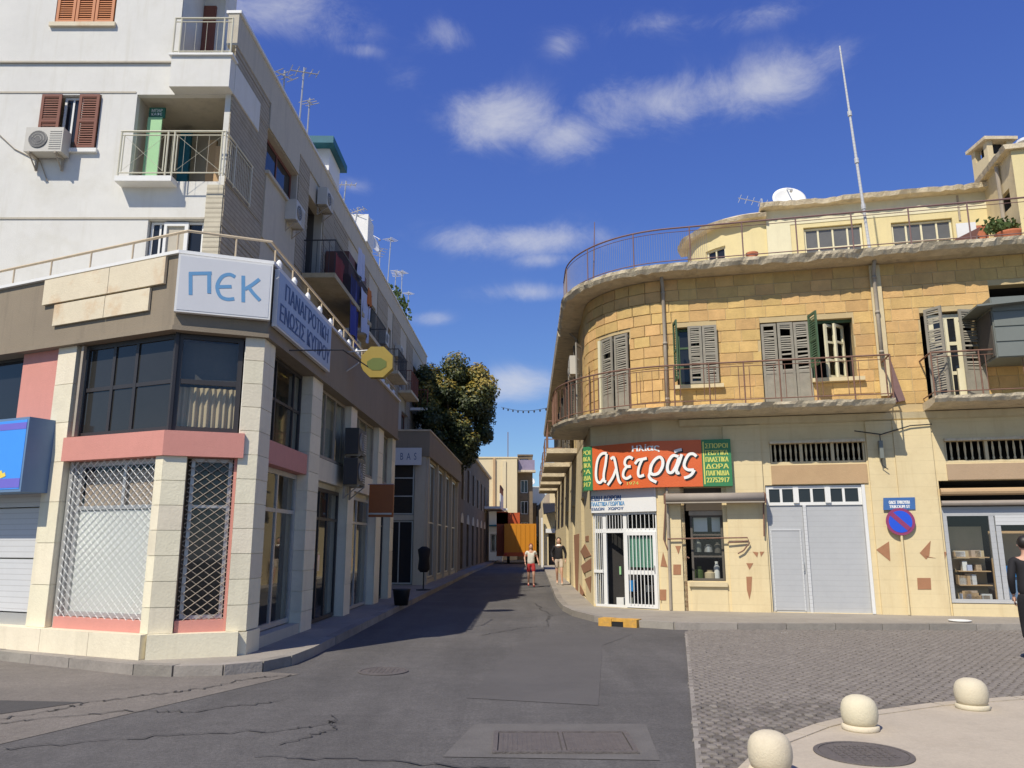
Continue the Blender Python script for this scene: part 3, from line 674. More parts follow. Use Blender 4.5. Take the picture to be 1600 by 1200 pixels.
mb.add(vs, [(2 * i, 2 * i + 2, 2 * i + 3, 2 * i + 1) for i in range(n)]); mb.smooth = True; mb.build('curtain', M_gold2, fr)
mb = MB(); K.box(mb, .1, LC - .33, -.26, -.24, 4.02, zF0 - .15); mb.build('upper_blind', M_room, fr)
# street bays
a, b = bay[0]
fr = window(K, a + .03, b - .01, .32, zB0 - .01, -.2, [a + 1.15], 1, M_alu, M_glass, B, .08, zs=[2.2])
mb = MB(); K.box(mb, a + .15, a + 1.0, -.8, -.77, .4, 2.0); mb.build('dusty_display_board', mat('dusty_board', (.20, .20, .14), .9, .35, 1.6, .1, 40), fr)
fr = window(K, a + .03, b - .01, zB1 + .01, zF0 - .08, -.2, [a + .75, a + 1.75], 1, M_alud, M_glass, B, .06, zs=[4.0])
mb = MB(); K.box(mb, a + .05, b - .1, -1.3, -1.27, zB1, zF0 - .1); mb.build('ochre_wall', M_goldr, fr)
mb = MB(); K.box(mb, a + .9, a + 1.5, -1.26, -1.23, zB1 + .2, zF0 - .5); mb.build('room_door', M_brownsh, fr)
def fabric_bay(a, b, n, label=None):
    mb = MB(); K.box(mb, a, b, -.27, -.12, zB0 + .0, zB1 + .08); mb.build('concrete_band', M_marble, B)
    fr = window(K, a + .01, b - .01, zB1 + .1, zF0 - .08, -.14, n, 1, M_pipe, M_glass, B, .05)
    mb = MB(); q = 50; vs = []
    for i in range(q + 1):
        s = a + .06 + (b - a - .12) * i / q; w = .02 * math.sin(i * 1.3); vs += [K.pt(s, -.24 + w, zB1 + .15), K.pt(s, -.24 + w, zF0 - .12)]
    mb.add(vs, [(2 * i, 2 * i + 2, 2 * i + 3, 2 * i + 1) for i in range(q)]); mb.build('drawn_curtain', mat('grey_green_curtain', (.34, .35, .27), .9, .08, 2), fr)
fabric_bay(bay[1][0], bay[1][1], 3); fabric_bay(bay[2][0], bay[2][1], 3); fabric_bay(bay[3][0], bay[3][1], 2)
def shop(a, b, xs, fm, goods, seed):
    fr = window(K, a + .02, b - .02, .15, zB0 - .12, -.2, xs, 1, fm, M_glass, B, .07, zs=[2.15]); rr = random.Random(seed)
    for k in range(goods):
        x = rr.uniform(a + .1, b - .3); z = rr.choice([.2, .65, 1.1, 1.5]); w, h = rr.uniform(.12, .35), rr.uniform(.15, .42); d = rr.uniform(.35, .8)
        q = MB(); K.box(q, x, x + w, -d - .2, -d, z, z + h); q.build('goods', rr.choice([M_redcl, M_cloth_w, M_gold2, M_plant, M_tee, M_cloth_o, M_beige]), fr)
    return fr
shop(bay[1][0], bay[1][1], [bay[1][0] + .95, bay[1][0] + 1.6], M_alud, 12, 1)
shop(bay[2][0], bay[2][1], [bay[2][0] + 1.3], M_alu, 22, 2)
shop(bay[3][0], bay[3][1], [], M_alud, 3, 3)
# roof railing
rail = MB(); K.tube(rail, -10, E0, -.08, zF1 + .42, .022)
for i in range(0, 40):
    s = -9.7 + i * .95
    if s < E0: rail.tube([K.pt(s, -.08, zF1 + .04), K.pt(s, -.08, zF1 + .42)], .014)
rail.build('roof_railing', mat('rail_cream', (.52, .42, .28), .6, .15, 6), B)
for i in range(14):
    s = LC + .35 + i * .82; q = MB(); p = K.pt(s, .02, zF1 + .06); q.lathe([(.015, 0), (.05, .03), (.055, .09), (.03, .14), (.012, .16)], p, 10)
    t = q.build('lamp_bulb', M_white2, B)
# rusty cream panels on the front fascia
t = thing('blank_sign_panel', 'long rust stained cream sign panel, upper of the two on the taupe fascia', 'sign panel', K.pt(-2, .08, 5.4), 'blank cream panels on the fascia')
a, b = K.S(79, 450), K.S(267, 420); mb = MB()
for s0, s1 in ((a, (a + b) / 2 + .15), ((a + b) / 2 + .16, b)):
    q = MB(); K.box(q, s0, s1, .065, .11, 5.44, 5.86); q.build('panel', M_taped, t)
t = thing('blank_sign_panel', 'shorter rust stained cream sign panel, lower of the two on the taupe fascia', 'sign panel', K.pt(-2, .08, 5.1), 'blank cream panels on the fascia')
a, b = K.S(94, 480), K.S(242, 460)
for s0, s1 in ((a, (a + b) / 2 + .1), ((a + b) / 2 + .11, b)):
    q = MB(); K.box(q, s0, s1, .065, .10, 5.06, 5.41); q.build('panel', M_taped, t)
# PEK sign box on the chamfer
def sK(u, v, o=.17): return K.px(u, v, o)
t = thing('shop_sign', 'white illuminated box sign reading ΠΕΚ on the chamfered corner', 'sign', K.pt(LC / 2, .15, 5.0))
a, b = -.02, LC + .03; zt, zb = K.Z(350, 404, .17), K.Z(350, 493, .17)
q = MB(); dd = .0
F2 = straight(tuple(K.pt(a + 1e-3 if a > 0 else .001, 0, 0))[:2], math.degrees(math.atan2(dC[0], dC[1])), LC + .05)
F2.box(q, -.03, LC + .04, .07, .165, zb, zt); q.build('box', M_white2, t)
q = MB(); F2.box(q, 0.0, LC + .01, .166, .17, zb + .03, zt - .03); q.build('face', M_signgrey, t)
def c2(L): return [F2.px(x / 3, 350 + y / 3, .172) for x, y in L]
def c5(L): return [F2.px(380 + x / 3.75, 320 + y / 3.75, .172) for x, y in L]
strokes(F2, [c2([(893, 332), (893, 228)]), c2([(885, 232), (992, 230)]), c2([(980, 228), (980, 325)])], .052, .173, M_blue, t)
strokes(F2, [c2([(1102, 248), (1075, 236), (1040, 248), (1018, 290), (1030, 335), (1062, 352), (1098, 350)]), c2([(1022, 294), (1085, 293)])], .052, .173, M_blue, t)
strokes(F2, [c5([(0, 415), (0, 570)]), c5([(95, 435), (52, 468), (8, 495)]), c5([(30, 480), (60, 520), (98, 560)])], .052, .173, M_blue, t)
# long side sign
a, b = LC + .05, K.S(514, 550, .1); zt, zb = K.Z(470, 467, .1), K.Z(470, 540, .1)
t = thing('shop_sign', 'long pale blue sign with two rows of dark blue Greek lettering on the shaded side', 'sign', K.pt(LC + 2, .1, 5.3))
q = MB(); K.box(q, a, b, .065, .13, 4.92, 5.84); q.build('box', M_white2, t)
q = MB(); K.box(q, a + .03, b - .03, .131, .135, 4.95, 5.81); q.build('face', M_signblue, t)
text(K, 'ΠΑΝΑΓΡΟΤΙΚΗ', a + .35, b - .25, 5.44, 5.72, .138, M_navy, t, bold=.016); text(K, 'ΕΝΩΣΙΣ ΚΥΠΡΟΥ', a + .15, b - .1, 5.05, 5.34, .138, M_navy, t, bold=.016)
q = MB(); q.tube([K.pt(LC + .9, .02, 4.75), K.pt(LC + 1.8, .75, 4.98), K.pt(LC + 3.2, .9, 5.0)], .012); tag(q.build('bracket_arm', M_cable), 'thin dark metal arm sticking out below the pale blue sign', 'bracket')
# mustard drum sign
s, z_ = K.px(590, 567, .7); c = K.pt(s, .7, z_); F3 = straight((c.x - .6, c.y), 90, 1.3)
t = thing('hanging_sign', 'mustard yellow octagonal sign hanging out from the end of the taupe fascia', 'sign', (c.x, c.y, c.z))
oc = [(.6 + .37 * math.cos(R(22.5 + 45 * k)), c.z + .37 * math.sin(R(22.5 + 45 * k))) for k in range(8)]
q = MB(); F3.poly(q, oc, -.1, .2); n = len(oc); q.add([F3.pt(x, -.1, z) for x, z in oc], [tuple(range(n - 1, -1, -1))]); q.build('drum', M_gold, t)
q = MB(); F3.poly(q, [(.6 + (x - .6) * .62, c.z + (z - c.z) * .4 - .05) for x, z in oc], .102, .004); q.build('green_emblem', mat('olive_emblem', (.10, .13, .02), .6, .1, 3), t)
q = MB(); q.tube([K.pt(s - .1, 0, 5.75), (c.x, c.y, c.z + .3)], .018); q.tube([K.pt(s - .1, 0, 5.3), (c.x - .4, c.y, c.z)], .018); q.build('bracket', M_alu, t)
# brown hanging sign on the street side
s = LC + 8.0; c = K.pt(s, .35, 2.75); q = MB(); q.box(c.x - .3, c.x + .3, c.y - .06, c.y + .06, 2.3, 3.1)
t = thing('hanging_sign', 'rust brown rectangular sign over the third shop in the shaded street', 'sign', (c.x, c.y, 2.7)); q.build('board', mat('rust_sign', (.30, .09, .02), .6, .1, 3), t)
q = MB(); q.box(c.x - .3, c.x - .33 + .6, c.y - .065, c.y - .061, 2.36, 2.4); q.tube([(c.x - .35, c.y, 3.1), (c.x + .3, c.y, 3.1)], .015); q.build('bracket', M_alu, t)
# blue light box at far left
t = thing('light_box_sign', 'bright blue light box sign with purple stripes at the left edge', 'sign', K.pt(-4.5, .1, 3))
b = K.S(38, 720, .42); zt, zb = K.Z(36, 652, .42), K.Z(30, 768, .42)
q = MB(); K.box(q, -8, b, .0, .42, zb, zt); q.build('box', M_steelblue, t)
q = MB(); K.box(q, -7.9, b - .04, .421, .425, zb + .04, zt - .04); f = q.build('face', M_cyan, t)
q = MB(); K.box(q, -7.9, b - .04, .426, .428, zb + .06, zb + .2); K.box(q, -7.9, b - .04, .426, .428, zt - .18, zt - .08); q.build('stripe', M_purple, f)
q = MB(); s0, z0 = K.px(5, 741, .43); K.poly(q, [(s0 - .12, z0), (s0 - .05, z0 - .06), (s0 + .06, z0 - .03), (s0 + .03, z0 + .03), (s0 - .02, z0 + .01), (s0 - .05, z0 + .06), (s0 - .1, z0 + .05)], .428, .003); q.build('yellow_mark', M_yel, f)

# ============================================================ left: white apartment tower
TY, TX = 15.5, -6.2
T = Path([('l', (-22, TY), (1, 0), 22 + TX)], -22.0)            # s equals world x
Wd = Path([('l', (TX, TY), dS, 33.0)], 0.0)
AB = thing('apartment_building', 'white four storey apartment block with stone clad side above the corner shops', 'building', (TX - 3, TY + 3, 0))
zR = 13.4
wT = [(-10.34, -9.05, 10.05, 11.36), (-8.27, -6.32, 9.3, 11.37), (-7.75, -6.56, 6.5, 8.42), (-10.3, -8.95, 13.12, 14.6)]
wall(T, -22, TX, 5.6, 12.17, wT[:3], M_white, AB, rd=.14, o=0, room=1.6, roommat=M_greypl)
wall(T, -22, -7.45, 12.17, 16.2, [wT[3]], M_white, AB, rd=.14, o=0.03, room=1.2)
# penthouse side and its setback wall on the terrace
q = MB(); q.box(-7.62, -7.45, TY + .01, TY + 3.0, 12.1, 16.2); q.box(-7.45, TX - .75, TY + 1.1, TY + 1.3, 12.1, 14.9); q.box(-7.45, -6.6, TY - .0, TY + 1.1, 14.9, 15.0); q.build('penthouse_wall', M_white, AB)
q = MB(); q.box(-7.44, -7.15, TY + 1.04, TY + 1.1, 12.15, 14.4); q.build('terrace_door', M_brownsh, AB)
q = MB(); q.box(-6.75, -6.66, TY + 1.0, TY + 1.1, 13.0, 13.7); q.build('water_bottle_shelf', M_steelblue, AB)
# side wall
hW = [(2.35, 4.9, 10.75, 11.9), (6.0, 7.6, 9.3, 11.9), (11.2, 13.2, 9.4, 11.5), (15.0, 16.5, 9.6, 11.5), (19.5, 20.3, 9.5, 11.6), (23.2, 24.4, 9.5, 11.4), (27.5, 29.5, 9.3, 11.6),
      (3.0, 4.9, 6.3, 8.4), (7, 9, 6.0, 8.3), (12.5, 14, 6.4, 8.4), (18, 20, 6.4, 8.4), (24, 26, 6.4, 8.4)]
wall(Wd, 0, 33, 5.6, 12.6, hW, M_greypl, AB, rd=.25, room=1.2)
q = MB(); Wd.box(q, 0, 33, -.2, .04, 12.6, zR); q.build('parapet', M_greypl, AB)
q = MB(); Wd.box(q, -.02, 33, -.25, .09, zR, zR + .07); q.build('parapet_coping', M_white2, AB)
def veneer(a, b, z0, z1, hs=()):
    cs = sorted({a, b} | {min(max(h[i], a), b) for h in hs for i in (0, 1)}); 
    q = MB(); zs = sorted({z0, z1} | {min(max(h[i], z0), z1) for h in hs for i in (2, 3)})
    for i in range(len(cs) - 1):
        for j in range(len(zs) - 1):
            cx, cz = (cs[i] + cs[i + 1]) / 2, (zs[j] + zs[j + 1]) / 2
            if any(h[0] < cx < h[1] and h[2] < cz < h[3] for h in hs) or cs[i + 1] - cs[i] < .02 or zs[j + 1] - zs[j] < .02: continue
            # courses stand proud of each other
            z = zs[j]
            while z < zs[j + 1] - .03:
                e = rnd.uniform(.018, .034); Wd.box(q, cs[i], cs[i + 1], 0.002, e, z, min(z + .105, zs[j + 1])); z += .11
    return q
for a, b, z0, z1 in ((.0, 2.3, 5.6, 12.6), (5.0, 6.0, 5.6, 12.6), (7.7, 11.1, 5.6, 12.6), (13.4, 14.9, 5.6, 12.6), (16.8, 19.2, 5.6, 12.6), (20.6, 22.9, 5.6, 12.6), (25, 27.2, 5.6, 12.6)):
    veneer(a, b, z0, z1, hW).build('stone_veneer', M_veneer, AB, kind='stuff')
q = MB(); z = 5.7
while z < 9.2:
    T.box(q, -6.55, TX, .002, rnd.uniform(.018, .03), z, z + .105); z += .11
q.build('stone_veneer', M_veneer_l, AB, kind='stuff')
q = MB(); q.box(-21, TX - .3, TY + .3, TY + 33, 12.0, 12.15); q.box(-21, TX - .3, TY + 32.8, TY + 32.9, 5.6, zR); q.build('roof_slab', M_greypl, AB)
q = MB(); Wd.box(q, 32.9, 33.0, -6, -.01, 5.6, zR); q.box(-22.1, -22, TY, TY + 33, 5, 16); q.build('end_wall', M_white, AB)
q = MB(); q.box(-22, -7.65, TY + 3.0, TY + 3.1, 12.15, 16.2); q.box(-22, -7.45, TY + .05, TY + 3.1, 16.2, 16.3); q.build('penthouse_roof', M_white, AB)
q = MB(); T.box(q, -22, -6.56, .001, .02, 8.43, 8.47); T.box(q, -22, -8.3, .001, .015, 11.4, 11.44); T.box(q, -22, -7.45, .031, .05, 12.13, 12.17); q.build('string_course', M_greypl, AB)
# windows of the front
def frontshut(a, b, z0, z1, m, n, op):
    w = (b - a) / n
    for k in range(n):
        if op and k == n // 2 and n % 2: continue
        shutter((a + w * k + .01, TY + (.03 if not op else .0) - .04), 90, w - .02, z0 + .02, z1 - .02, m, AB)
f = window(T, -10.30, -8.97, 13.13, 14.6, -.06, 3, 1, M_orange, M_glassd, AB, .05)
frontshut(-10.28, -8.97, 13.13, 14.6, M_orange, 3, False)
shutter((-10.33, TY - .03), 90, .44, 10.07, 11.34, M_brownsh, AB, label='left leaf of the brown shutters, in sun'); shutter((-9.5, TY - .03), 90, .44, 10.07, 11.34, M_brownsh, AB)
f = window(T, -9.9, -9.5, 10.07, 11.34, -.09, 2, 1, M_white2, M_glassd, AB, .05)
q = MB(); T.box(q, -9.75, -9.0, 0, .08, 9.96, 10.05); q.build('window_sill', M_board, AB); q = MB(); T.box(q, -10.38, -8.9, 0, .1, 13.02, 13.12); q.build('window_sill', M_taped, AB)
f = window(T, -7.72, -6.58, 6.3, 8.40, -.1, [-7.52, -7.42], 1, M_white2, M_glassd, AB, .05, label='white balcony door half hidden by the fascia')
q = MB(); T.box(q, -7.42, -7.36, -.1, -.04, 6.3, 8.38); T.box(q, -6.98, -6.9, -.1, -.04, 6.3, 8.38); T.box(q, -7.36, -6.98, -.1, -.04, 8.3, 8.38); q.build('door_frame', M_white2, f)
q = MB(); T.box(q, -7.36, -6.98, -.095, -.09, 6.3, 8.3); q.build('lace_curtain', M_greypl, f)
# loggia and balcony of the second floor
q = MB(); T.box(q, -8.40, -7.2, 0, .32, 9.16, 9.28); q.build('balcony_ledge', M_board, AB)
q = MB(); T.box(q, -7.45, TX + .05, 0, .3, 11.38, 12.12); Wd.box(q, .0, 1.6, .0, .06, 11.38, 12.12); q.build('balcony_parapet', M_white, AB)
q = MB(); T.box(q, -7.5, TX + .1, 0, .35, 12.12, 12.17); q.build('balcony_ledge', M_board, AB)
q = MB(); T.box(q, -8.14, -7.82, -.34, -.30, 9.35, 11.0); gd = q.build('green_panel', M_greenp, AB)
q = MB(); T.box(q, -8.14, -7.78, -.36, -.32, 11.0, 11.25); q.build('panel_header', mat('dark_green_header', (.02, .12, .07), .6, .05, 3), AB)
text(T, 'ΚΑΦΕ', -8.08, -7.84, 11.05, 11.12, -.318, M_letter, gd); text(T, 'ΜΠΑΡ', -8.08, -7.84, 11.14, 11.21, -.318, M_letter, gd)
q = MB(); T.box(q, -7.8, -7.55, -1.3, -1.2, 9.3, 11.2); q.build('blue_doorway', M_teal, AB)
q = MB(); T.box(q, -7.1, -6.9, -1.2, -1.12, 9.3, 10.9); T.box(q, -6.8, -6.4, -.9, -.86, 9.3, 10.6); q.build('stored_boards', M_tanpanel, AB)
tf = T
def railing(F, a, b, o, z0, z1, m, parent, posts, bal=.0, r=.018, name='railing', frames=True):
    mb = MB(); F.tube(mb, a, b, o, z1, r * 1.1); F.tube(mb, a, b, o, z0 + .06, r * .7)
    if frames: F.tube(mb, a, b, o, z1 - .09, r * .6)
    for s in posts: mb.tube([F.pt(s, o, z0), F.pt(s, o, z1)], r)
    rr = mb.build(name, m, parent)
    if bal:
        q = MB(); s = a + bal
        while s < b: q.tube([F.pt(s, o, z0 + .06), F.pt(s, o, z1 - (.09 if frames else 0))], .0055, 4); s += bal
        q.build('balusters', m, rr, kind='stuff')
    return rr
M_railw = mat('cream_rail', (.58, .55, .42), .5, .08, 5)
rr = railing(T, -8.38, TX + .08, .28, 9.3, 10.32, M_railw, AB, [-8.36, -7.36, -7.22, -6.2, TX + .07], 0, .02)
q = MB(); 
for a, b in ((-8.30, -7.42), (-7.16, -6.2)):
    for x in (a, b): q.tube([T.pt(x, .28, 9.40), T.pt(x, .28, 10.22)], .014)
for (xa, xb) in ((-8.3, -7.42), (-7.16, -6.2)): q.tube([T.pt(xa, .28, 9.4), T.pt(xb, .28, 10.22)], .004, 4); q.tube([T.pt(xa, .28, 10.22), T.pt(xb, .28, 9.4)], .004, 4)
for s in range(9): q.tube([T.pt(-8.3 + s * .26, .28, 9.36), T.pt(-8.3 + s * .26, .28, 10.22)], .004, 4)
q.build('infill', M_railw, rr, kind='stuff')
rr = railing(Wd, -.28, 1.35, .08, 9.3, 10.32, M_railw, AB, [.3, 1.3], .1, .02)
rr = railing(T, -7.45, TX + .04, .3, 12.17, 13.05, M_railw, AB, [-7.44, -7.3, -6.35, TX + .03], .24, .02)
# AC units: one prototype facing -Y
def ac_proto():
    t = bpy.data.objects.new('air_conditioner', None); col.objects.link(t)
    q = MB(); q.box(-.40, .40, -.32, -.02, 0, .56); q.build('casing', M_ac, t)
    q = MB(); q.lathe([(.20, 0), (.20, .012)], (0, 0, 0), 20); q.v = [(x - .12, -.322 - z, y + .28) for x, y, z in q.v]; q.build('fan_grille', M_acd, t)
    q = MB()
    for k in range(9): q.box(.12, .37, -.33, -.322, .06 + k * .05, .08 + k * .05)
    for rr_ in (.07, .13, .19): 
        for k in range(20):
            a0, a1 = 2 * math.pi * k / 20, 2 * math.pi * (k + 1) / 20; q.tube([(-.12 + rr_ * math.cos(a0), -.337, .28 + rr_ * math.sin(a0)), (-.12 + rr_ * math.cos(a1), -.337, .28 + rr_ * math.sin(a1))], .004, 3)
    q.build('louvres', M_ac, t)
    for x in (-.28, .28):
        q = MB(); q.box(x - .02, x + .02, -.34, 0, -.04, -.0); q.box(x - .02, x + .02, -.04, 0, -.3, 0); q.hexa([(x - .01, -.33, -.04), (x + .01, -.33, -.04), (x + .01, -.02, -.3), (x - .01, -.02, -.3), (x - .01, -.33, -.01), (x + .01, -.33, -.01), (x + .01, -.02, -.27), (x - .01, -.02, -.27)]); q.build('bracket', M_pipe, t)
    return t
acp = ac_proto(); first = True
def put_ac(F, s, z, label, o=0.03, dark=False):
    global first
    t = acp if first else copy_tree(acp); first = False
    p = F.pt(s, o, z); t.location = p; t.rotation_euler = (0, 0, F.ang(s)); tag(t, label, 'air conditioner', 'air conditioning units on the walls')
    if dark:
        for ch in t.children: ch.data = ch.data.copy(); ch.data.materials[0] = M_alud if ch.name.startswith('casing') else ch.data.materials[0]
put_ac(T, -9.98, 9.82, 'white air conditioner below the brown shuttered window on the sunlit wall')
put_ac(Wd, 4.3, 10.15, 'grey air conditioner at the recessed window on the shaded side wall')
put_ac(Wd, 7.2, 11.9, 'air conditioner high on the shaded wall above the first balcony')
put_ac(Wd, 17.6, 10.2, 'small air conditioner on the shaded wall beyond the laundry')
put_ac(Wd, 21.6, 10.6, 'air conditioner between the tall windows far along the shaded wall')
put_ac(Wd, 12.0, 8.4, 'air conditioner low on the shaded wall behind the fascia rail')
put_ac(K, LC + 5.6, 3.55, 'dark air conditioner on the shop pilaster, upper of the pair', .02, True)
put_ac(K, LC + 5.6, 2.9, 'dark air conditioner on the shop pilaster, lower of the pair', .02, True)
q = MB(); q.tube([(-11.8, TY - .02, 11.2), (-11.3, TY - .03, 10.5), (-10.8, TY - .02, 10.05), (-10.2, TY - .03, 9.75), (-10.0, TY - .02, 9.3)], .012, 5); tag(q.build('cable', M_pipe), 'loose cable hanging across the white wall to the air conditioner', 'cable')
# side windows' shutters, balconies, laundry
Mw = [M_brownsh, M_brownsh, M_brownsh, M_shutg, M_brownsh, M_alud, M_brownsh]
for k, h in enumerate(hW):
    if k in (1,): continue
    f = window(Wd, h[0] + .02, h[1] - .02, h[2] + .02, h[3] - .02, -.16, 2, 1, Mw[k % 7] if k != 0 else M_brownsh, M_glassd, AB, .07)
q = MB(); Wd.box(q, 2.35, 4.9, .005, .05, 9.0, 10.72); Wd.box(q, 2.35, 4.9, .005, .05, 11.92, 12.6); q.build('plaster_panel', M_greypl, AB)
q = MB(); Wd.box(q, 2.3, 4.95, 0, .12, 10.66, 10.75); q.build('window_sill', M_greypl, AB)
def side_balcony(a, b, z, d, mslab, mrail, solid=0):
    q = MB(); Wd.box(q, a, b, 0.04, d, z - .14, z); s = q.build('balcony_slab', mslab, AB)
    q = MB(); q.tube([Wd.pt(a + .02, .05, z + 1), Wd.pt(a + .02, d - .03, z + 1), Wd.pt(b - .02, d - .03, z + 1), Wd.pt(b - .02, .05, z + 1)], .022)
    x = a + .02
    while x < b: q.tube([Wd.pt(x, d - .03, z), Wd.pt(x, d - .03, z + 1)], .009, 4); x += .13
    for k in range(5): q.tube([Wd.pt(a + .02, .08 + k * (d - .1) / 5, z), Wd.pt(a + .02, .08 + k * (d - .1) / 5, z + 1)], .009, 4)
    if solid: Wd.box(q, a, b, d - .05, d - .02, z, z + .9)
    q.build('balcony_railing', mrail, AB)
side_balcony(5.7, 11.0, 9.28, 1.0, mat('stained_slab', (.42, .35, .22), .9, .25, 1.5, .2, 40, .6, (.22, .13, .06), 1.2), M_alud)
side_balcony(11.6, 15.0, 9.2, .8, M_slab, M_alud)
side_balcony(18.6, 21.2, 9.3, .7, M_slab, M_alud)
side_balcony(22.6, 25.2, 9.2, .7, M_slab, M_brownsh)
side_balcony(26.6, 30, 9.0, 1.0, M_white, M_brownsh, 1)
side_balcony(26.6, 30, 6.2, 1.0, M_white, M_greypl, 1)
def cloth(F, a, b, z0, z1, o, m, label, cat='laundry', seed=0):
    q = MB(); nx, nz_ = 14, 8; r_ = random.Random(seed); ph = r_.uniform(0, 6); vs = []
    for j in range(nz_ + 1):
        for i in range(nx + 1):
            u = i / nx; w = j / nz_; vs.append(F.pt(a + (b - a) * u * (1 - .08 * w) , o + .05 * math.sin(u * 11 + ph) * (.3 + w), z1 - (z1 - z0) * w * (1 + .06 * math.sin(u * 7 + ph))))
    q.add(vs, [(j * (nx + 1) + i, (j + 1) * (nx + 1) + i, (j + 1) * (nx + 1) + i + 1, j * (nx + 1) + i + 1) for j in range(nz_) for i in range(nx)]); q.smooth = True
    tag(q.build('hanging_cloth', m), label, cat, 'laundry on the shaded balconies')
cloth(Wd, 6.4, 7.6, 9.35, 10.2, .8, M_cloth_r, 'red cloth on the first shaded balcony', seed=1)
cloth(Wd, 10.0, 10.6, 9.7, 10.3, 1.05, M_cloth_o, 'orange cloth over the end of the first shaded balcony rail', seed=2)
cA, cB, cC = Wd.S(545, 490, .95), Wd.S(561, 490, .95), Wd.S(577, 490, .95); zt_ = Wd.Z(560, 445, .95); zb_ = Wd.Z(560, 540, .95)
cloth(Wd, cA, cB, zb_, zt_, .95, M_cloth_b, 'long navy blue sheet hanging from the balcony', seed=3)
cloth(Wd, cB - .1, cC, zb_ + .5, zt_, 1.0, M_cloth_w, 'pale blue sheet hanging beside the navy sheet', seed=4)
cloth(Wd, 9.0, 9.9, 10.4, 11.4, .9, M_cloth_w, 'pale cloth on the line above the first shaded balcony', seed=5)
q = MB(); Wd.box(q, cA + .3, cC, .05, .8, zt_ + .1, zt_ + .85); tag(q.build('awning_box', M_brownbox), 'brown boxed awning above the blue laundry', 'awning')
# roof things
def antenna(p, h, label, lean=0, n=6, L=.9, m=M_alu, azd=20):
    t = thing('roof_antenna', label, 'antenna', p, 'antennas along the left roofline'); p = Vector(p)
    q = MB(); top = p + Vector((lean, 0, h)); q.tube([p, top], .025); q.build('mast', m, t)
    q = MB(); d = Vector((math.sin(R(azd)), math.cos(R(azd)), .15)); e = Vector((d.y, -d.x, 0)); c = top - Vector((0, 0, .15)); q.tube([c - d * L / 2, c + d * L / 2], .018)
    for k in range(n):
        w = .28 - .02 * k; cc = c + d * (L * (k / (n - 1) - .5)); q.tube([cc - e * w, cc + e * w], .012)
    q.build('aerial', m, t)
pW = lambda s, o=-.1: tuple(Wd.pt(s, o, zR + .05))
antenna(pW(5.1), 2.0, 'spiky rooftop antenna nearest on the left roofline', .05, 5, .8, azd=60)
for k, (s, h, lb) in enumerate([(3.6, .9, 'short bent antenna at the near end of the left parapet'), (10.6, 1.1, 'antenna just past the teal covered tank'), (12.4, .9, 'low antenna between the two roof tanks'), (17.5, 1.2, 'antenna directly behind the tilted dish on the left roof'), (21.4, 1.6, 'antenna in front of the roof plants')]): antenna(pW(s), h, lb, .06 * (k % 3), 4 + k % 3, .6 + .1 * (k % 2), azd=30 + 40 * k)
antenna(pW(5.9), 1.5, 'tall thin rooftop antenna pole behind the nearest antenna', .02, 3, .3)
antenna(pW(14.0), 1.3, 'small faint antenna behind the white roof tank')
antenna(pW(19.5), 2.6, 'tall white antenna mast past the satellite dish', .1, 4, .6)
antenna(pW(23.5), 2.4, 'antenna rising from the roof plants', 0, 5, .7)
antenna(pW(25.8), 2.0, 'farthest antenna at the end of the left roofline', 0, 4, .6)
t = thing('water_tank', 'white roof tank under a teal tarpaulin', 'water tank', pW(8.0)); x, y, z = pW(8.4, -.3)
q = MB(); q.box(x - .35, x + .42, y - .8, y + .7, z, z + .75); q.build('tank', M_white2, t)
q = MB(); q.box(x - .75, x + .62, y - 1.2, y + .9, z + .78, z + 1.02); q.v = [(a, b, c + .06 * math.sin(a * 9 + b * 5)) for a, b, c in q.v]; q.build('tarpaulin', M_teal, t)
q = MB(); x, y, z = pW(14.2, -.3); q.box(x - .5, x + .45, y - .6, y + .6, z, z + 1.15); t = thing('water_tank', 'plain white roof tank beside the tilted dish', 'water tank', (x, y, z)); q.build('tank', M_white2, t); q = MB(); q.lathe([(.1, 0), (.1, .1), (.02, .12)], (x, y, z + 1.15), 12); q.build('cap', M_white2, t)
def dish(p, r, az_, el_, label, foot=.6):
    t = thing('satellite_dish', label, 'satellite dish', p); rot = Matrix.Rotation(R(-az_), 3, 'Z') @ Matrix.Rotation(R(el_ - 90), 3, 'X'); c = Vector(p) + Vector((0, 0, foot + r * .6))
    q = MB(); q.lathe([(r * k / 6, .22 * r * (k / 6) ** 2) for k in range(1, 7)] + [(r * k / 6, .22 * r * (k / 6) ** 2 - .02) for k in range(6, 0, -1)], (0, 0, 0), 28); q.v = [tuple(rot @ Vector(v) + c) for v in q.v]; q.smooth = True; q.build('reflector', M_white2, t)
    q = MB(); a = rot @ Vector((0, 0, r * .9)) + c; q.tube([rot @ Vector((0, -r * .9, .1)) + c, a], .015); q.tube([a, a + (rot @ Vector((0, 0, -.08)))], .04); q.build('feed_arm', M_alu, t)
    q = MB(); q.tube([p, c - Vector((0, 0, .05))], .03); q.build('stand', M_alu, t)
dish(pW(15.8, -.1), .45, 110, 20, 'white satellite dish tilted beside the roof tank, left roofline', .5)
t = thing('potted_plant', 'leafy green plants growing on the far end of the left roof', 'plant', pW(22))
q = MB(); rp_ = random.Random(5)
for k in range(260):
    c = Wd.pt(rp_.uniform(20.5, 25), rp_.uniform(-.5, .25), zR + .1 + rp_.random() ** 1.5 * .7); a = Vector((rp_.uniform(-1, 1), rp_.uniform(-1, 1), rp_.uniform(-1, 1))).normalized() * .11; b_ = a.cross(Vector((rp_.uniform(-1, 1), 1, .3))).normalized() * .07
    q.quad(c - a, c - b_, c + a, c + b_)
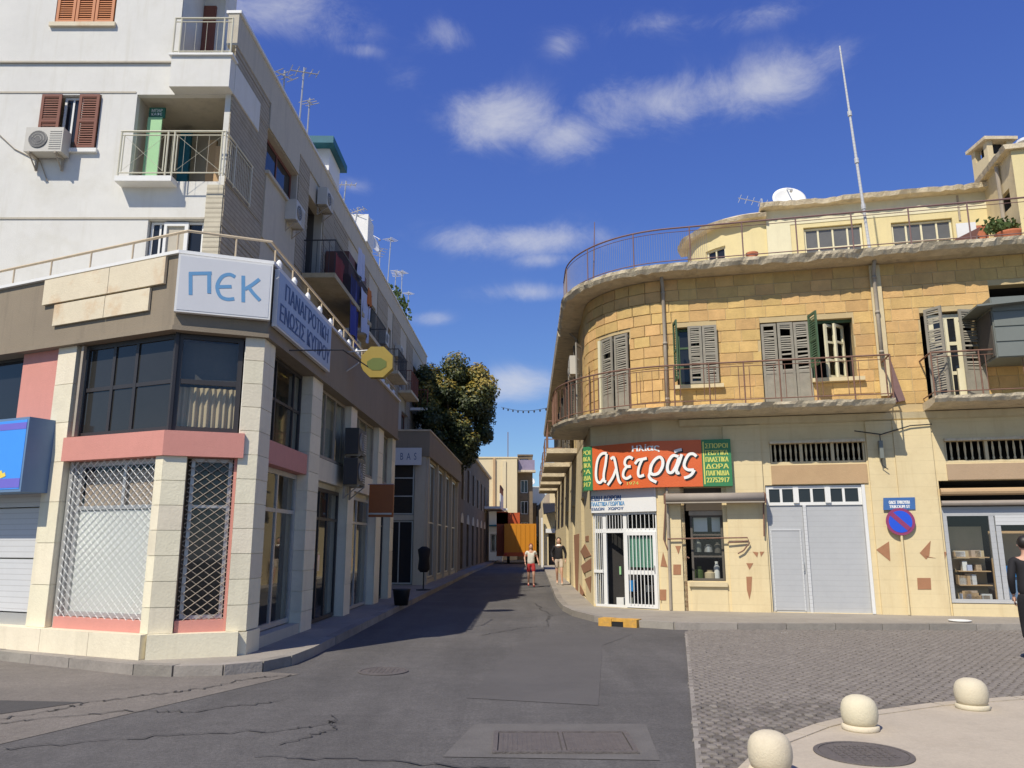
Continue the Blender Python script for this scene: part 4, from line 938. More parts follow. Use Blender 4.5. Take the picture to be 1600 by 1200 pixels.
q.build('foliage', M_plant, t, kind='stuff'); q = MB(); q.box(*sorted((Wd.pt(20.6, -.5, 0).x, Wd.pt(20.6, .0, 0).x)), *sorted((Wd.pt(20.6, 0, 0).y, Wd.pt(24.8, 0, 0).y)), zR + .07, zR + .35); q.build('planter', M_white2, t)

# ============================================================ second shop block and the shaded old house
B2 = thing('low_shop_building', 'single storey glazed shop block with brown fascia further down the shaded street', 'building', (-5, 32, 0))
K2 = Path([('l', (-9.5, 30.4), (1, 0), 9.5 - 3.35), ('l', (-3.35, 30.4), dS, 13.0)], -6.15)
wall(K2, -6.15, 13, .13, 5.2, [(-1.55, -.45, .14, 2.55), (-1.55, -.45, 2.75, 4.9), (.35, 3.1, .3, 4.9), (3.5, 6.2, .3, 4.9), (6.6, 9.2, .3, 4.9), (9.6, 12.6, .3, 4.9)], M_greypl, B2, rd=.15, room=2.5)
q = MB(); K2.sweep(q, [(.25, 5.0), (.25, 6.0), (-.2, 6.0), (-.2, 5.0)], -6.15, 13); q.build('fascia', M_taupe, B2)
q = MB(); K2.sweep(q, [(.3, 6.0), (.3, 6.06), (-.2, 6.06), (-.2, 6.0)], -6.15, 13); q.build('coping', M_slab, B2)
q = MB(); q.prism([(-9.5, 30.5), (-3.4, 30.5), (-3.1, 43.3), (-9.5, 43.3)], 5.7, 5.85); q.box(-9.5, -3.3, 43.3, 43.4, 0, 5.9); q.build('roof_deck', M_greypl, B2)
for a, b in ((-.42, .0), (.0, .32)): q = MB(); K2.box(q, a + .001, b, .002, .10, .13, 5.0); q.build('pillar', M_greypl, B2)
for s in (3.3, 6.4, 9.4, 12.8): q = MB(); K2.box(q, s - .12, s + .12, .002, .1, .13, 5.0); q.build('pillar', M_greypl, B2)
window(K2, -1.53, -.47, 2.77, 4.88, -.06, 1, 3, M_alu, M_glasst, B2); window(K2, -1.53, -.47, .16, 2.53, -.06, 2, 1, M_alu, M_glassd, B2)
for a, b in ((.37, 3.08), (3.52, 6.18), (6.62, 9.18), (9.62, 12.58)): window(K2, a, b, .32, 4.88, -.04, 2, 1, M_alu, M_glassd, B2, .07, zs=[2.5])
t = thing('shop_sign', 'small white sign reading BAS on the brown fascia of the glazed shop', 'sign', (-4.2, 30.1, 5.0))
q = MB(); a, b = K2.S(616, 700, .3), K2.S(659, 700, .3); K2.box(q, a, b, .26, .3, 4.65, 5.32); q.build('face', M_signgrey, t); text(K2, 'B  A  S', a + .25, b - .2, 4.85, 5.12, .303, M_navy, t)
H = thing('old_house', 'old rubble and plaster house with arched openings in the shade past the shops', 'house', (-4, 55, 0))
K3 = Path([('l', (-8, 44.5), (1, 0), 4.9), ('l', (-3.1, 44.5), (math.sin(R(1.9)), math.cos(R(1.9))), 29)], -4.9)
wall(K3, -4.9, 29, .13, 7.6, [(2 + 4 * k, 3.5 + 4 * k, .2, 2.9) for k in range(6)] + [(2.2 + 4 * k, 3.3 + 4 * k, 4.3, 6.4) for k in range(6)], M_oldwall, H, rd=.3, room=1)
for k in range(6):
    q = MB(); sa = 2 + 4 * k; pts = [(sa + .75 + .85 * math.cos(math.pi * j / 10), 2.9 + .6 * math.sin(math.pi * j / 10)) for j in range(11)]; K3.poly(q, [(x, z) for x, z in pts], .005, .03); q.build('arch', M_slab, H)
    q = MB(); K3.box(q, sa + .02, sa + 1.48, -.2, -.15, .2, 2.88); q.build('door', M_alud, H)
    window(K3, 2.22 + 4 * k, 3.28 + 4 * k, 4.32, 6.38, -.1, 2, 1, M_greypl, M_glassd, H, .06)
    shutter(tuple(K3.pt(3.32 + 4 * k, .02, 0))[:2], 1.9, .5, 4.3, 6.4, M_greypl, H)
q = MB(); K3.sweep(q, [(.2, 7.6), (.25, 7.75), (-.2, 7.8), (-.2, 7.6)], -4.9, 29); q.build('cornice', M_slab, H)
q = MB(); q.prism([(-9, 44.6), (-3.2, 44.6), (-2.3, 73), (-9, 73)], 7.5, 7.6); q.build('roof', M_slab, H)
t_ = MB(); K3.box(t_, 22.5, 28, .0, 1.4, 4.6, 4.8); t_.build('balcony_slab', M_white2, H); t_ = MB(); K3.box(t_, 22.5, 28, 1.3, 1.38, 4.8, 5.9); t_.build('balcony_parapet', M_white2, H); t_ = MB(); K3.box(t_, 22.5, 28, 1.3, 1.4, 6.5, 6.6)
for s in range(6): t_.tube([K3.pt(22.6 + s * 1.06, 1.33, 5.9), K3.pt(22.6 + s * 1.06, 1.33, 6.5)], .05)
t_.build('balcony_frame', M_brownbox, H)

x, y = K.pt(LC + 9.0, .75, 0)[:2]
t = thing('planter', 'empty black tub standing on the shaded pavement before the third shop', 'planter', (x, y, .13))
q = MB(); q.lathe([(.17, 0), (.22, .36), (.24, .40), (.2, .40)], (x, y, .13), 16); q.smooth = True; q.build('tub', M_black, t)
x, y = K.pt(LC + 15.5, .45, 0)[:2]
t = thing('display_stand', 'dark clothes stand in front of the glazed shop entrance in the shade', 'display stand', (x, y, .13))
q = MB(); q.tube([(x, y, .15), (x, y, 1.5)], .025); q.lathe([(.25, 0), (.24, .03), (.03, .05)], (x, y, .13), 14); q.build('pole', M_black, t)
q = MB(); q.lathe([(.12, 0), (.2, .1), (.17, .45), (.22, .75), (.08, .85)], (x, y, .72), 14); q.smooth = True; q.build('jacket', M_blackcl, t)

# ============================================================ right: sandstone corner building
MP = (5.9, 18.3); MA = 103.0; dM = (math.sin(R(MA)), math.cos(R(MA))); XS = 2.02
def on_m(t): return (MP[0] + dM[0] * t, MP[1] + dM[1] * t)
tI = (XS - MP[0]) / dM[0]; I_ = on_m(tI)                       # where the two street lines would meet
dR = (-math.sin(R(1.2)), -math.cos(R(1.2)))                    # side street wall runs towards the viewer
RAD = 2.6; TURN = R(MA - 0) - R(1.2); turn = math.pi - 0
phi = R(180 + 1.2); a_in = math.atan2(dR[1], dR[0]); a_out = math.atan2(dM[1], dM[0])
dang = (a_out - a_in) % (2 * math.pi)                          # left turn seen from above
TL = RAD * math.tan(dang / 2)
Pa = (I_[0] - dR[0] * TL, I_[1] - dR[1] * TL); Pb = (I_[0] + dM[0] * TL, I_[1] + dM[1] * TL)
nL = (-dR[1], dR[0]); Cc = (Pa[0] + nL[0] * RAD, Pa[1] + nL[1] * RAD)
LS = 27.0; LA = RAD * dang; LM = 12.0
def upper_path(rad_off=0.0):
    w0 = math.atan2(Pa[1] - Cc[1], Pa[0] - Cc[0])
    return Path([('l', (Pa[0] - dR[0] * LS, Pa[1] - dR[1] * LS), dR, LS), ('a', Cc, RAD, w0, w0 + dang), ('l', Pb, dM, LM)], -LS)
U = upper_path()                                              # s = 0 at the start of the curve
G0 = (XS, 19.95); gk = (3.42, 18.87); LG = math.hypot(gk[0] - G0[0], gk[1] - G0[1]); dG = ((gk[0] - G0[0]) / LG, (gk[1] - G0[1]) / LG)
G0 = (I_[0] - dR[0] * .78, I_[1] - dR[1] * .78); g1 = on_m(tI + 1.45); LG = math.hypot(g1[0] - G0[0], g1[1] - G0[1]); dG = ((g1[0] - G0[0]) / LG, (g1[1] - G0[1]) / LG)
G = Path([('l', (G0[0] - dR[0] * LS, G0[1] - dR[1] * LS), dR, LS), ('l', G0, dG, LG), ('l', g1, dM, LM + 1)], -LS)
C_ = thing('sandstone_building', 'old yellow sandstone corner building with rounded balcony and cream painted ground floor', 'building', (6, 20, 0))
zS0, zS1, zC0, zC1 = 4.62, 4.80, 8.22, 8.42
u_ = lambda u, v=570: U.S(u, v); g_ = lambda u, v=860: G.S(u, v)
# --- first floor wall: openings
oA = (u_(936), u_(985), zS1, U.Z(960, 524)); oB = (u_(1058), u_(1121), U.Z(1088, 602), U.Z(1088, 510)); oC1 = (u_(1191), u_(1268), zS1, U.Z(1230, 502)); oC2 = (u_(1268), u_(1338), U.Z(1305, 591), oC1[3]); oD = (u_(1445), u_(1532), zS1, U.Z(1470, 487))
ops = [oA, oB, oC1, oC2, oD, (-3.2, -2.2, 5.5, 7.6), (-6.5, -5.5, 4.8, 7.6), (-10, -9, 5.5, 7.6), (-14, -13, 4.8, 7.6), (u_(1560), u_(1560) + 1.4, 5.9, 7.5)]
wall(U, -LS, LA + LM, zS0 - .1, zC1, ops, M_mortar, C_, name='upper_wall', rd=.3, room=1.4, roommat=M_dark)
# --- sandstone blocks, each its own piece
def block_mesh(k):
    r_ = random.Random(k); j = lambda: r_.uniform(-.012, .012); me = bpy.data.meshes.new('sandstone_block')
    vs = [(-.5, 0, -.5), (.5, 0, -.5), (.5, 0, .5), (-.5, 0, .5), (-.487 + j() * .5, -1 + j() * 6, -.475), (.487 + j() * .5, -1 + j() * 6, -.475), (.487 + j() * .5, -1 + j() * 6, .475), (-.487 + j() * .5, -1 + j() * 6, .475)]
    me.from_pydata(vs, [], [(4, 5, 6, 7), (0, 1, 5, 4), (1, 2, 6, 5), (2, 3, 7, 6), (3, 0, 4, 7)]); me.materials.append(M_ashlar); return me
bm_ = [block_mesh(k) for k in range(6)]
vis0, zz = 0.35, zS1 + .0; rows = 12; rh = (zC0 - .02 - zS1) / rows; cells = []
rb = random.Random(11)
for i in range(rows):
    z0 = zS1 + i * rh; s = -3.0 - (i % 2) * .24
    while s < LA + 8.6:
        w = .44 + rb.uniform(-.05, .06); a, b = s, s + w; s = b
        zc = (z0 + z0 + rh) / 2; segs = [(a, b)]
        for h in ops:
            if z0 + rh * .35 < h[3] + .001 and z0 + rh * .65 > h[2]:
                n_ = []
                for p, q in segs:
                    if q <= h[0] or p >= h[1]: n_.append((p, q)); continue
                    if p < h[0] - .06: n_.append((p, h[0]))
                    if q > h[1] + .06: n_.append((h[1], q))
                segs = n_
        for p, q in segs:
            if q - p > .07: cells.append((p, q, z0))
    # keep block rows whole
wb = bpy.data.objects['upper_wall']
cells.sort(key=lambda c: 0 if (c[0] > .3 and c[0] < LA + 6.9) else 1); stuff = MB(); cnt = 0
for p, q, z0 in cells:
    c = (p + q) / 2; P = U.pt(c, .0, z0 + rh / 2); an = U.ang(c); th = .012 + rb.uniform(-.004, .005); gap = .011
    curved = 0 < c < LA; extra = (q - p) ** 2 / 8 / RAD if curved else 0
    if cnt < 298:
        o = link('sandstone_block', bm_[cnt % 6], wb, P - base(wb)); o.rotation_euler = (0, 0, an); o.scale = (q - p - gap, th + extra, rh - gap); cnt += 1
    else: U.box(stuff, p + gap / 2, q - gap / 2, 0.001, th, z0 + gap / 2, z0 + rh - gap / 2)
stuff.build('sandstone_blocks', M_ashlar, wb, kind='stuff')
# lintel voussoirs over two windows: radiating joints shown by slimmer stones
for h in (oB, oC1):
    pass
# --- slabs with crumbling edges
def crumble(amp, seed, keys, prof_n):
    def f(t, k, p, F):
        if k in keys:
            n1 = mnoise.noise(Vector((t * 1.7, seed, k * .1))); n2 = mnoise.noise(Vector((t * 6.5, seed + 9, k * .3))); d = amp * (n1 + .6 * n2)
            nn = F.pt(t, 1, 0) - F.pt(t, 0, 0); return p + nn * (-abs(d) if k in keys[:2] else 0) + Vector((0, 0, d * (.5 if k == keys[0] else .28)))
        return p
    return f
mb = MB(); U.sweep(mb, [(.62, zC0 + .02), (.66, zC1), (-3.5, zC1 + .02), (-3.5, zC0), (.1, zC0 - .02)], -LS, -3, .4)
mb.build('roof_cornice', M_slab, C_)
mb = MB(); U.sweep(mb, [(.60, zC0 + .03), (.66, zC0 + .12), (.66, zC1), (0, zC1 + .02), (0, zC0), (.30, zC0 - .01)], -3, LA + LM, .07, crumble(.10, 1.3, (0, 1, 2), 6)); mb.build('roof_cornice', M_slab, C_)
mb = MB(); U.sweep(mb, [(.92, zS0 + .05), (.98, zS0 + .12), (.98, zS1), (0, zS1 - .002), (0, zS0), (.5, zS0 - .0)], .0 - 1.2, u_(1384, 640), .07, crumble(.09, 5.1, (0, 1, 2), 6)); mb.build('balcony_slab', M_slab, C_)
sD0 = u_(1432, 630)
mb = MB(); U.sweep(mb, [(.92, zS0 + .05), (.98, zS0 + .12), (.98, zS1), (0, zS1 - .002), (0, zS0), (.5, zS0 - .0)], sD0 + .12, LA + LM, .07, crumble(.09, 8.1, (0, 1, 2), 6)); mb.build('balcony_slab', M_slab, C_)
mb = MB(); U.sweep(mb, [(.06, zS0 - .16), (.10, zS0 - .02), (0, zS0 - .02), (0, zS0 - .2)], LA, LA + LM, .3); mb.build('moulding', M_cream2, C_)
# inner roof and top terrace floor, back and end walls so the inside stays dark
ins = [tuple(U.pt(s, -.02, 0))[:2] for s in [-LS, 0] + [LA * k / 8 for k in range(1, 8)] + [LA, LA + LM]]
bk = (ins[0][0] + 9, ins[0][1]); bk2 = (ins[-1][0] + 1, ins[-1][1] + 18)
mb = MB(); mb.prism(ins + [bk2, bk], zC1 - .1, zC1 + .012); mb.build('terrace_floor', M_slab, C_)
mb = MB(); mb.prism(ins + [bk2, bk], zS0 + .02, zS0 + .1); mb.build('floor_slab', M_room, C_)
mb = MB()
for p, q in ((ins[-1], bk2), (bk2, bk), (bk, ins[0])): mb.quad((*p, 0), (*q, 0), (*q, zC1 - .05), (*p, zC1 - .05))
mb.build('rear_wall', M_mortar, C_)
# --- ground floor wall
dA = (g_(926), g_(1028), .14, G.Z(980, 800)); dB = (g_(1072), g_(1132), G.Z(1100, 908), G.Z(1100, 762)); dCc = (g_(1202), g_(1360), .14, G.Z(1280, 757)); gC = (g_(1203, 708), g_(1352, 708), G.Z(1280, 724), G.Z(1280, 692)); dD = (g_(1478), LG + LM, .38, G.Z(1540, 750)); gD = (g_(1476, 705), LG + LM, G.Z(1540, 722), G.Z(1540, 688))
gops = [dA, (dA[0], dA[1], G.Z(980, 800), 3.25), dB, dCc, gC, dD, gD, (-4.2, -2.8, .14, 3.0), (-9, -7.5, .14, 3.0), (-14, -12, .14, 3.0)]
dA2 = (dA[0], dA[1], .14, 3.2); gops = [dA2] + gops[2:]
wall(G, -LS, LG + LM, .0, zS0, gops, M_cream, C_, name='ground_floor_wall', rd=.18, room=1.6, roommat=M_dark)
# pilasters and panels standing proud
def gbox(a, b, o1, z0, z1, m, name, o0=.002): q = MB(); G.box(q, a, b, o0, o1, z0, z1); return q.build(name, m, C_)
gbox(g_(1031), g_(1066), .05, .13, 3.3, M_cream, 'pilaster'); gbox(g_(1139), g_(1199), .05, .13, zS0 - .2, M_cream, 'pilaster')
gbox(g_(1369), g_(1412), .05, .13, zS0 - .2, M_cream, 'pilaster'); gbox(g_(1412) + .003, g_(1473), .08, .13, zS0 - .2, M_cream, 'pilaster')
gbox(g_(1078), g_(1134), .02, .13, dB[2] - .12, M_cream, 'wall_panel'); gbox(dB[0] + .04, dB[1] + .03, .08, dB[2] - .12, dB[2] - .02, M_cream2, 'window_sill')
gbox(g_(1384, 500) , g_(1384, 500) + .01, .01, .2, .3, M_cream, 'chip')
bpy.data.objects.remove(bpy.data.objects['chip'])
q = MB(); U.box(q, u_(1371), u_(1388), .028, .09, zS1 + .2, zC0 - .05); q.build('upper_pilaster', M_cream2, C_)
q = MB(); s0, z0 = U.px(1388, 560, .09); U.poly(q, [(s0 + .02, z0 + .1), (s0 + .28, z0 - 1.0), (s0 - .02, z0 - 1.05)], .04, .03); q.build('stained_corbel', M_rustp, C_)
# lintel panels and gratings
gbox(gC[0], gC[1], .03, G.Z(1280, 756), gC[2] - .03, M_tanpanel, 'lintel_panel'); gbox(gD[0], LG + LM, .03, G.Z(1540, 749), gD[2] - .03, mat('pinkish_lintel', (.42, .30, .19), .85, .08, 2, .1, 40), 'lintel_panel')
gbox(gC[0], gC[1], .10, gC[3] + .0, gC[3] + .06, M_slab, 'string_course'); gbox(gD[0], LG + LM, .10, gD[3] + .0, gD[3] + .06, M_slab, 'string_course')
def baluster_grate(a, b, z0, z1, bays, name='ventilation_grille'):
    q = MB(); G.box(q, a, b, -.10, -.02, z0, z0 + .05); 
    for k in range(bays + 1): s = a + (b - a) * k / bays; G.box(q, max(a, s - .035), min(b, s + .035), -.10, -.02, z0 + .05, z1)
    f = q.build(name, M_cream2, C_); w = (b - a) / bays
    for k in range(bays):
        q = MB(); n = 6
        for j in range(1, n): s = a + w * k + w * j / n; p = G.pt(s, -.06, z0 + .05); q.lathe([(.018, 0), (.03, .04), (.016, .09), (.028, (z1 - z0) * .55), (.014, z1 - z0 - .05)], p, 6)
        q.build('baluster_row', M_cream2, f, kind='stuff')
    return f
baluster_grate(gC[0] + .01, gC[1] - .01, gC[2] + .005, gC[3] - .005, 3); baluster_grate(gD[0] + .01, gD[0] + 3.4, gD[2] + .005, gD[3] - .005, 4)
# --- corner shop door (open) with white bars
a, b = dA2[0], dA2[1]; zt = G.Z(980, 800); zm = G.Z(980, 829)
xs = [a + (b - a) * t for t in (.0, .21, .52, 1.0)]
fr = window(G, a + .01, b - .01, .14, zt, -.06, [xs[1], xs[2]], 1, M_white2, M_glass, C_, .06, name='shop_front', zs=[zm], pane=False, mw=.1)
q = MB(); G.box(q, a, b, -.12, .02, zt, 3.2); q.build('sign_board', M_white2, fr)
text(G, 'ΕΙΔΗ ΔΩΡΩΝ', a + .1, a + .95, zt + .30, zt + .42, .025, M_navy, fr, bold=.008); text(G, 'ΠΛΑΣΤΙΚΑ ΓΕΩΡΓΙΚΑ', a + .08, a + 1.05, zt + .17, zt + .27, .025, M_blue, fr, bold=.006); text(G, 'ΕΙΔΩΝ   ΧΩΡΟΥ', a + .1, a + 1.02, zt + .06, zt + .13, .025, M_navy, fr, bold=.006)
def bars(F, a, b, z0, z1, o, n, m, parent, r=.009):
    q = MB()
    for k in range(n): s = a + (b - a) * (k + .5) / n; q.tube([F.pt(s, o, z0), F.pt(s, o, z1)], r, 5)
    return q.build('window_bars', m, parent)
bars(G, a + .07, xs[1] - .05, .2, zt - .05, -.05, 5, M_white2, fr); bars(G, xs[1] + .05, xs[2] - .05, zm + .03, zt - .05, -.05, 6, M_white2, fr); bars(G, xs[2] + .05, b - .06, zm + .03, zt - .05, -.05, 7, M_white2, fr)
q = MB(); G.box(q, a + .06, xs[1] - .05, -.09, -.085, .2, zt - .06); G.box(q, xs[1] + .05, b - .06, -.09, -.085, zm + .04, zt - .06); q.build('pane', M_glass, fr)
q = MB(); G.box(q, a + .05, xs[1] - .04, -.1, -.02, .95, 1.02); q.build('mid_rail', M_white2, fr)
# the door leaf standing a little open
p = G.pt(xs[2] + .02, .0, 0); LFo = straight((p.x, p.y), MA + 22, .86)
lf = window(LFo, 0, .84, .16, zm - .03, .02, 1, 1, M_white2, M_glass, C_, .085, name='shop_door', zs=[.98], mw=.1, label='white barred shop door standing open')
bars(LFo, .09, .75, .22, zm - .1, .03, 7, M_white2, lf, .011)
q = MB(); LFo.box(q, .1, .74, -.06, -.05, 1.1, zm - .15); q.build('green_card', mat('green_card', (.16, .36, .26), .7, .1, 5), lf)
q = MB(); q.tube([LFo.pt(.79, .05, 1.0), LFo.pt(.79, .05, 1.15)], .012); q.build('handle', M_alu, lf)
rr = random.Random(4)   # goods seen in the doorway
for k in range(12):
    q = MB(); s = rr.uniform(a + .1, b - .3); z = rr.choice([.14, .14, .5, .9, 1.4]); w = rr.uniform(.12, .28); h = rr.uniform(.12, .3); d = rr.uniform(.35, 1.1); G.box(q, s, s + w, -d - .2, -d, z, z + h); q.build('goods', rr.choice([M_white2, M_redcl, M_greenp, M_boxm, M_bluebin, M_beige]), fr)
# --- small window with awning roll
a, b, z0, z1 = dB; zg = G.Z(1100, 805)
wdw = window(G, a + .12, b - .01, z0 + .01, zg, -.1, 1, 1, M_room, M_glass, C_, .05, name='shop_window', zs=[z0 + (zg - z0) * .37, z0 + (zg - z0) * .70])
q = MB(); G.box(q, a + .1, b, -.16, -.08, zg, zg + .1); q.build('blind_box', M_pipe, wdw); q = MB(); G.box(q, a, b, -.18, -.1, zg + .11, z1); q.build('dark_panel', mat('dark_bronze_panel', (.06, .045, .03), .6, .1, 3), wdw)
q = MB(); G.box(q, a + .2, a + .52, -.3, -.27, z0 + (zg - z0) * .75, zg - .04); G.box(q, a + .62, b - .06, -.3, -.27, z0 + (zg - z0) * .75, zg - .02); q.build('white_notice', M_white2, wdw)
for k, (s, z, w, h, m) in enumerate([(a + .18, z0 + .02, .2, .3, M_plant), (a + .4, z0 + .02, .25, .22, M_gold2), (a + .62, z0 + .02, .14, .42, M_white2), (a + .2, z0 + .66, .16, .3, M_boxm), (a + .42, z0 + .66, .2, .18, M_alu), (a + .66, z0 + .64, .15, .25, M_room)]):
    q = MB(); c = G.pt(s + w / 2, -.4, z); q.lathe([(w / 2, 0), (w / 2, h * .7), (w * .25, h * .85), (w * .3, h)], c, 12); q.build('goods', m, wdw)
q = MB(); G.box(q, g_(1066), g_(1072), -.03, .0, .13, 3.3); q.build('groove_shade_strip', M_patchb, C_)  # brown strip flush with the wall, colouring in the dark of the groove
t = thing('awning', 'rolled up grey shop awning with hanging metal arms over the small window', 'awning', G.pt(g_(1110), .2, 3.0))
zA = G.Z(1120, 777, .3); sA, sB = G.S(1040, 777, .3), G.S(1194, 777, .3)
q = MB(); q.tube([G.pt(sA, .26, zA), G.pt(sB, .26, zA)], .105, 14); q.smooth = True; q.build('roll', M_roll, t)
q = MB(); G.box(q, sA, sB, .26, .34, zA - .13, zA - .10); q.build('front_bar', M_pipe, t)
q = MB()
for s in (sA - .02, sB + .02): q.tube([G.pt(s, .06, zA + .1), G.pt(s, .3, zA + .05), G.pt(s, .28, zA - .14)], .03, 6)
q.build('bracket', M_rust, t)
def bar(pts, r=.018, o=.12): return MB().tube([G.pt(*((lambda c: (c[0], o, c[1]))(G.px(x, y, o)))) for x, y in pts], r)
for pts in ([(1040, 783), (1037, 842), (1043, 858)], [(1193, 786), (1194, 838)], [(1043, 842), (1168, 840), (1171, 848), (1162, 860), (1153, 865)], [(1137, 848), (1168, 845)], [(1073, 870), (1077, 872)]): bar(pts).build('arm', M_rust, t)
# --- main grey double door
a, b, z0, z1 = dCc; zT = G.Z(1280, 789)
fr = window(G, a + .01, b - .07, zT, z1 - .02, -.04, [a + (b - a) * t for t in (.16, .31, .47, .63, .79)], 1, M_white2, M_glassd, C_, .07, name='transom', mw=.055)
for t_ in (.31, .63): q = MB(); G.box(q, a + (b - a) * t_ - .06, a + (b - a) * t_ + .06, -.05, .0, zT + .05, z1 - .06); q.build('mullion', M_white2, fr)
q = MB(); G.box(q, b - .07, b - .001, -.1, .02, .14, z1 - .02); q.build('door_jamb', M_white2, C_)
sm = g_(1262); dr = MB(); G.box(dr, a, sm - .04, -.12, -.07, .14, zT); d1 = dr.build('garage_door', M_doorgrey, C_); dr = MB(); G.box(dr, sm + .04, b - .075, -.12, -.07, .14, zT); d2 = dr.build('garage_door', M_doorgrey, C_)
q = MB(); G.box(q, sm - .035, sm + .035, -.12, -.03, .14, zT); q.build('centre_post', M_roller, C_)
i0, i1, iz = a + .08, sm - .14, G.Z(1235, 829)
q = MB(); G.box(q, i0, i1, -.068, -.055, .18, iz); w_ = q.build('wicket_panel', M_doorgrey, d1)
q = MB(); G.box(q, i0 - .03, i0, -.068, -.045, .16, iz + .03); G.box(q, i1, i1 + .03, -.068, -.045, .16, iz + .03); G.box(q, i0, i1, -.068, -.045, iz, iz + .03); q.build('wicket_frame', M_roller, d1)
q = MB(); q.tube([G.pt(sm - .1, -.03, 1.05), G.pt(sm - .1, -.03, 1.2)], .012); G.box(q, sm - .12, sm - .08, -.068, -.05, 1.0, 1.25); q.build('handle', M_alu, d1)
# --- right hand shop window
a, b = dD[0], dD[0] + 3.2; z1 = G.Z(1540, 800)
q = MB(); G.box(q, a, dD[1], -.12, -.04, z1 + .0, z1 + .12); q.build('lintel_bar', M_doorgrey, C_)
fr = window(G, a + .02, b, .4, z1, -.04, [g_(1556), g_(1556) + .12], 1, M_doorgrey, M_glass, C_, .08, name='shop_window', zs=[], mw=.1)
q = MB(); G.box(q, g_(1562), b - .1, -.1, -.03, z1 - .28, z1 - .08); q.build('transom_board', M_roller, fr)
q = MB(); G.box(q, a, dD[1], .0, .05, .13, .38); q.build('plinth', M_cream, C_)
for k, (z0, h, m) in enumerate([(G.Z(1540, 768), .14, M_tanpanel), (G.Z(1540, 786), .1, M_roll)]): q = MB(); q.tube([G.pt(a - .0, .05, z0), G.pt(dD[1], .05, z0)], h * .6, 10); q.build('awning_roll', m, C_)
sh = random.Random(9)
q = MB(); G.box(q, a + .1, g_(1553), -.66, -.63, .4, z1 - .3); q.build('tan_backdrop', M_gold2, fr)
for z in (.75, 1.05, 1.35):
    q = MB(); G.box(q, a + .28, g_(1553) - .02, -.6, -.25, z, z + .02); q.build('shelf', M_tanpanel, fr)
for k in range(22):
    s = sh.uniform(a + .25, g_(1550) - .2); z = sh.choice([.42, .77, 1.07, 1.37]); w, h = sh.uniform(.08, .22), sh.uniform(.1, .24); q = MB(); G.box(q, s, s + w, -.5, -.32, z, z + h); q.build('goods', sh.choice([M_white2, M_roller, M_alu, M_beige, M_tanpanel, M_cloth_w, M_shelf]), fr)
s0 = g_(1566); q = MB(); G.box(q, s0 + .02, s0 + .75, -.8, -.76, .42, z1 - .4); q.build('brown_board', M_tanpanel, fr)
t = thing('waste_bin', 'dark bin with bright blue lid inside the right hand shop window', 'bin', G.pt(s0 + .25, -.3, .4)); q = MB(); G.box(q, s0 + .05, s0 + .42, -.5, -.2, .42, .95); q.build('body', M_steelblue, t); q = MB(); G.box(q, s0 + .0, s0 + .46, -.54, -.15, .95, 1.18); q.build('lid', M_bluebin, t)
# --- first floor windows and shutters
def leaf(s, o, azoff, w, z0, z1, m=M_shut, solid=0, broken=.05, sm=None, label=None):
    p = U.pt(s, o, 0); azd = 90 - math.degrees(U.ang(s)) + azoff; return shutter((p.x, p.y), azd, w, z0, z1, m, C_, solid, broken, label, sm)
# curved corner balcony door
h = oA; w = (h[1] - h[0]) / 2
window(U, h[0] + .02, h[1] - .02, h[2], h[3] - .03, -.12, 2, 2, M_pentw, M_glassd, C_, .07)
q = MB(); U.box(q, h[0] + .03, h[0] + .13, -.1, .05, h[2], h[3] - .03); q.build('door_post', M_pentw, C_)
leaf(h[0] + .20, .02, 4, w * .86, h[2], h[3] - .05, solid=.32); leaf(h[0] + .2 + w * .88, .04, 2, w * .8, h[2], h[3] - .05, solid=.32)
leaf(h[0] - .33, .32, 42, .46, h[2], h[3] - .1, M_shut, .3, label='open weathered leaf folded back on the curved wall')
# window B
h = oB; w = (h[1] - h[0])
window(U, h[0] + .02, h[1] - .02, h[2] + .01, h[3] - .02, -.15, 2, 3, M_shutg, M_glassd, C_, .06)
leaf(h[0] - .03, .42, 78, .40, h[2] + .02, h[3] - .02, M_shutg, broken=0, label='green leaf standing open edge on')
leaf(h[0] + w * .30, .10, -4, w * .34, h[2] + .02, h[3] - .02, broken=.12); leaf(h[0] + w * .66, .08, 2, w * .36, h[2] + .02, h[3] - .02, broken=.04)
q = MB(); U.box(q, h[0] - .1, h[1] + .12, .0, .14, h[2] - .09, h[2] - .0); q.build('window_sill', M_cream2, C_)
# door C1 and window C2
h = oC1; w = (h[1] - h[0]) / 3
for k in range(3): leaf(h[0] + .02 + w * k, -.02 + (.05 if k == 1 else 0), [0, -3, 2][k], w - .02, h[2], h[3] - .04, solid=.42, broken=[.05, .4, .1][k], sm=None)
q = MB(); U.box(q, h[0] + .03, h[1], -.04, -.03, h[2], h[2] + (h[3] - h[2]) * .42); q.build('door_panel', M_shutp, C_)
leaf(h[1] - .05, .45, 75, .44, h[2] + .0 + (h[3] - h[2]) * .40, h[3] - .02, M_shutg, broken=0, label='green shutter leaf standing open between door and window')
h = oC2
q = MB(); U.box(q, h[0] - .02, h[1] + .14, .0, .14, h[2] - .09, h[2]); q.build('window_sill', M_cream2, C_)
q = MB(); U.box(q, h[0] + .02, h[0] + .08, -.2, -.14, h[2], h[3]); U.box(q, h[0] + .08, h[1], -.2, -.14, h[3] - .07, h[3]); q.build('window_frame', M_shutg, C_)
for k, (s, off, w) in enumerate(((h[1] - .62, 50, .36), (h[1] - .40, 62, .42))):
    p = U.pt(s, -.05, 0); Fc = straight((p.x, p.y), 90 - math.degrees(U.ang(s)) - off + 10, w); window(Fc, 0, w, h[2] + .04, h[3] - .1, 0, 1, 3, M_pentw, M_glass, C_, .065, name='casement')
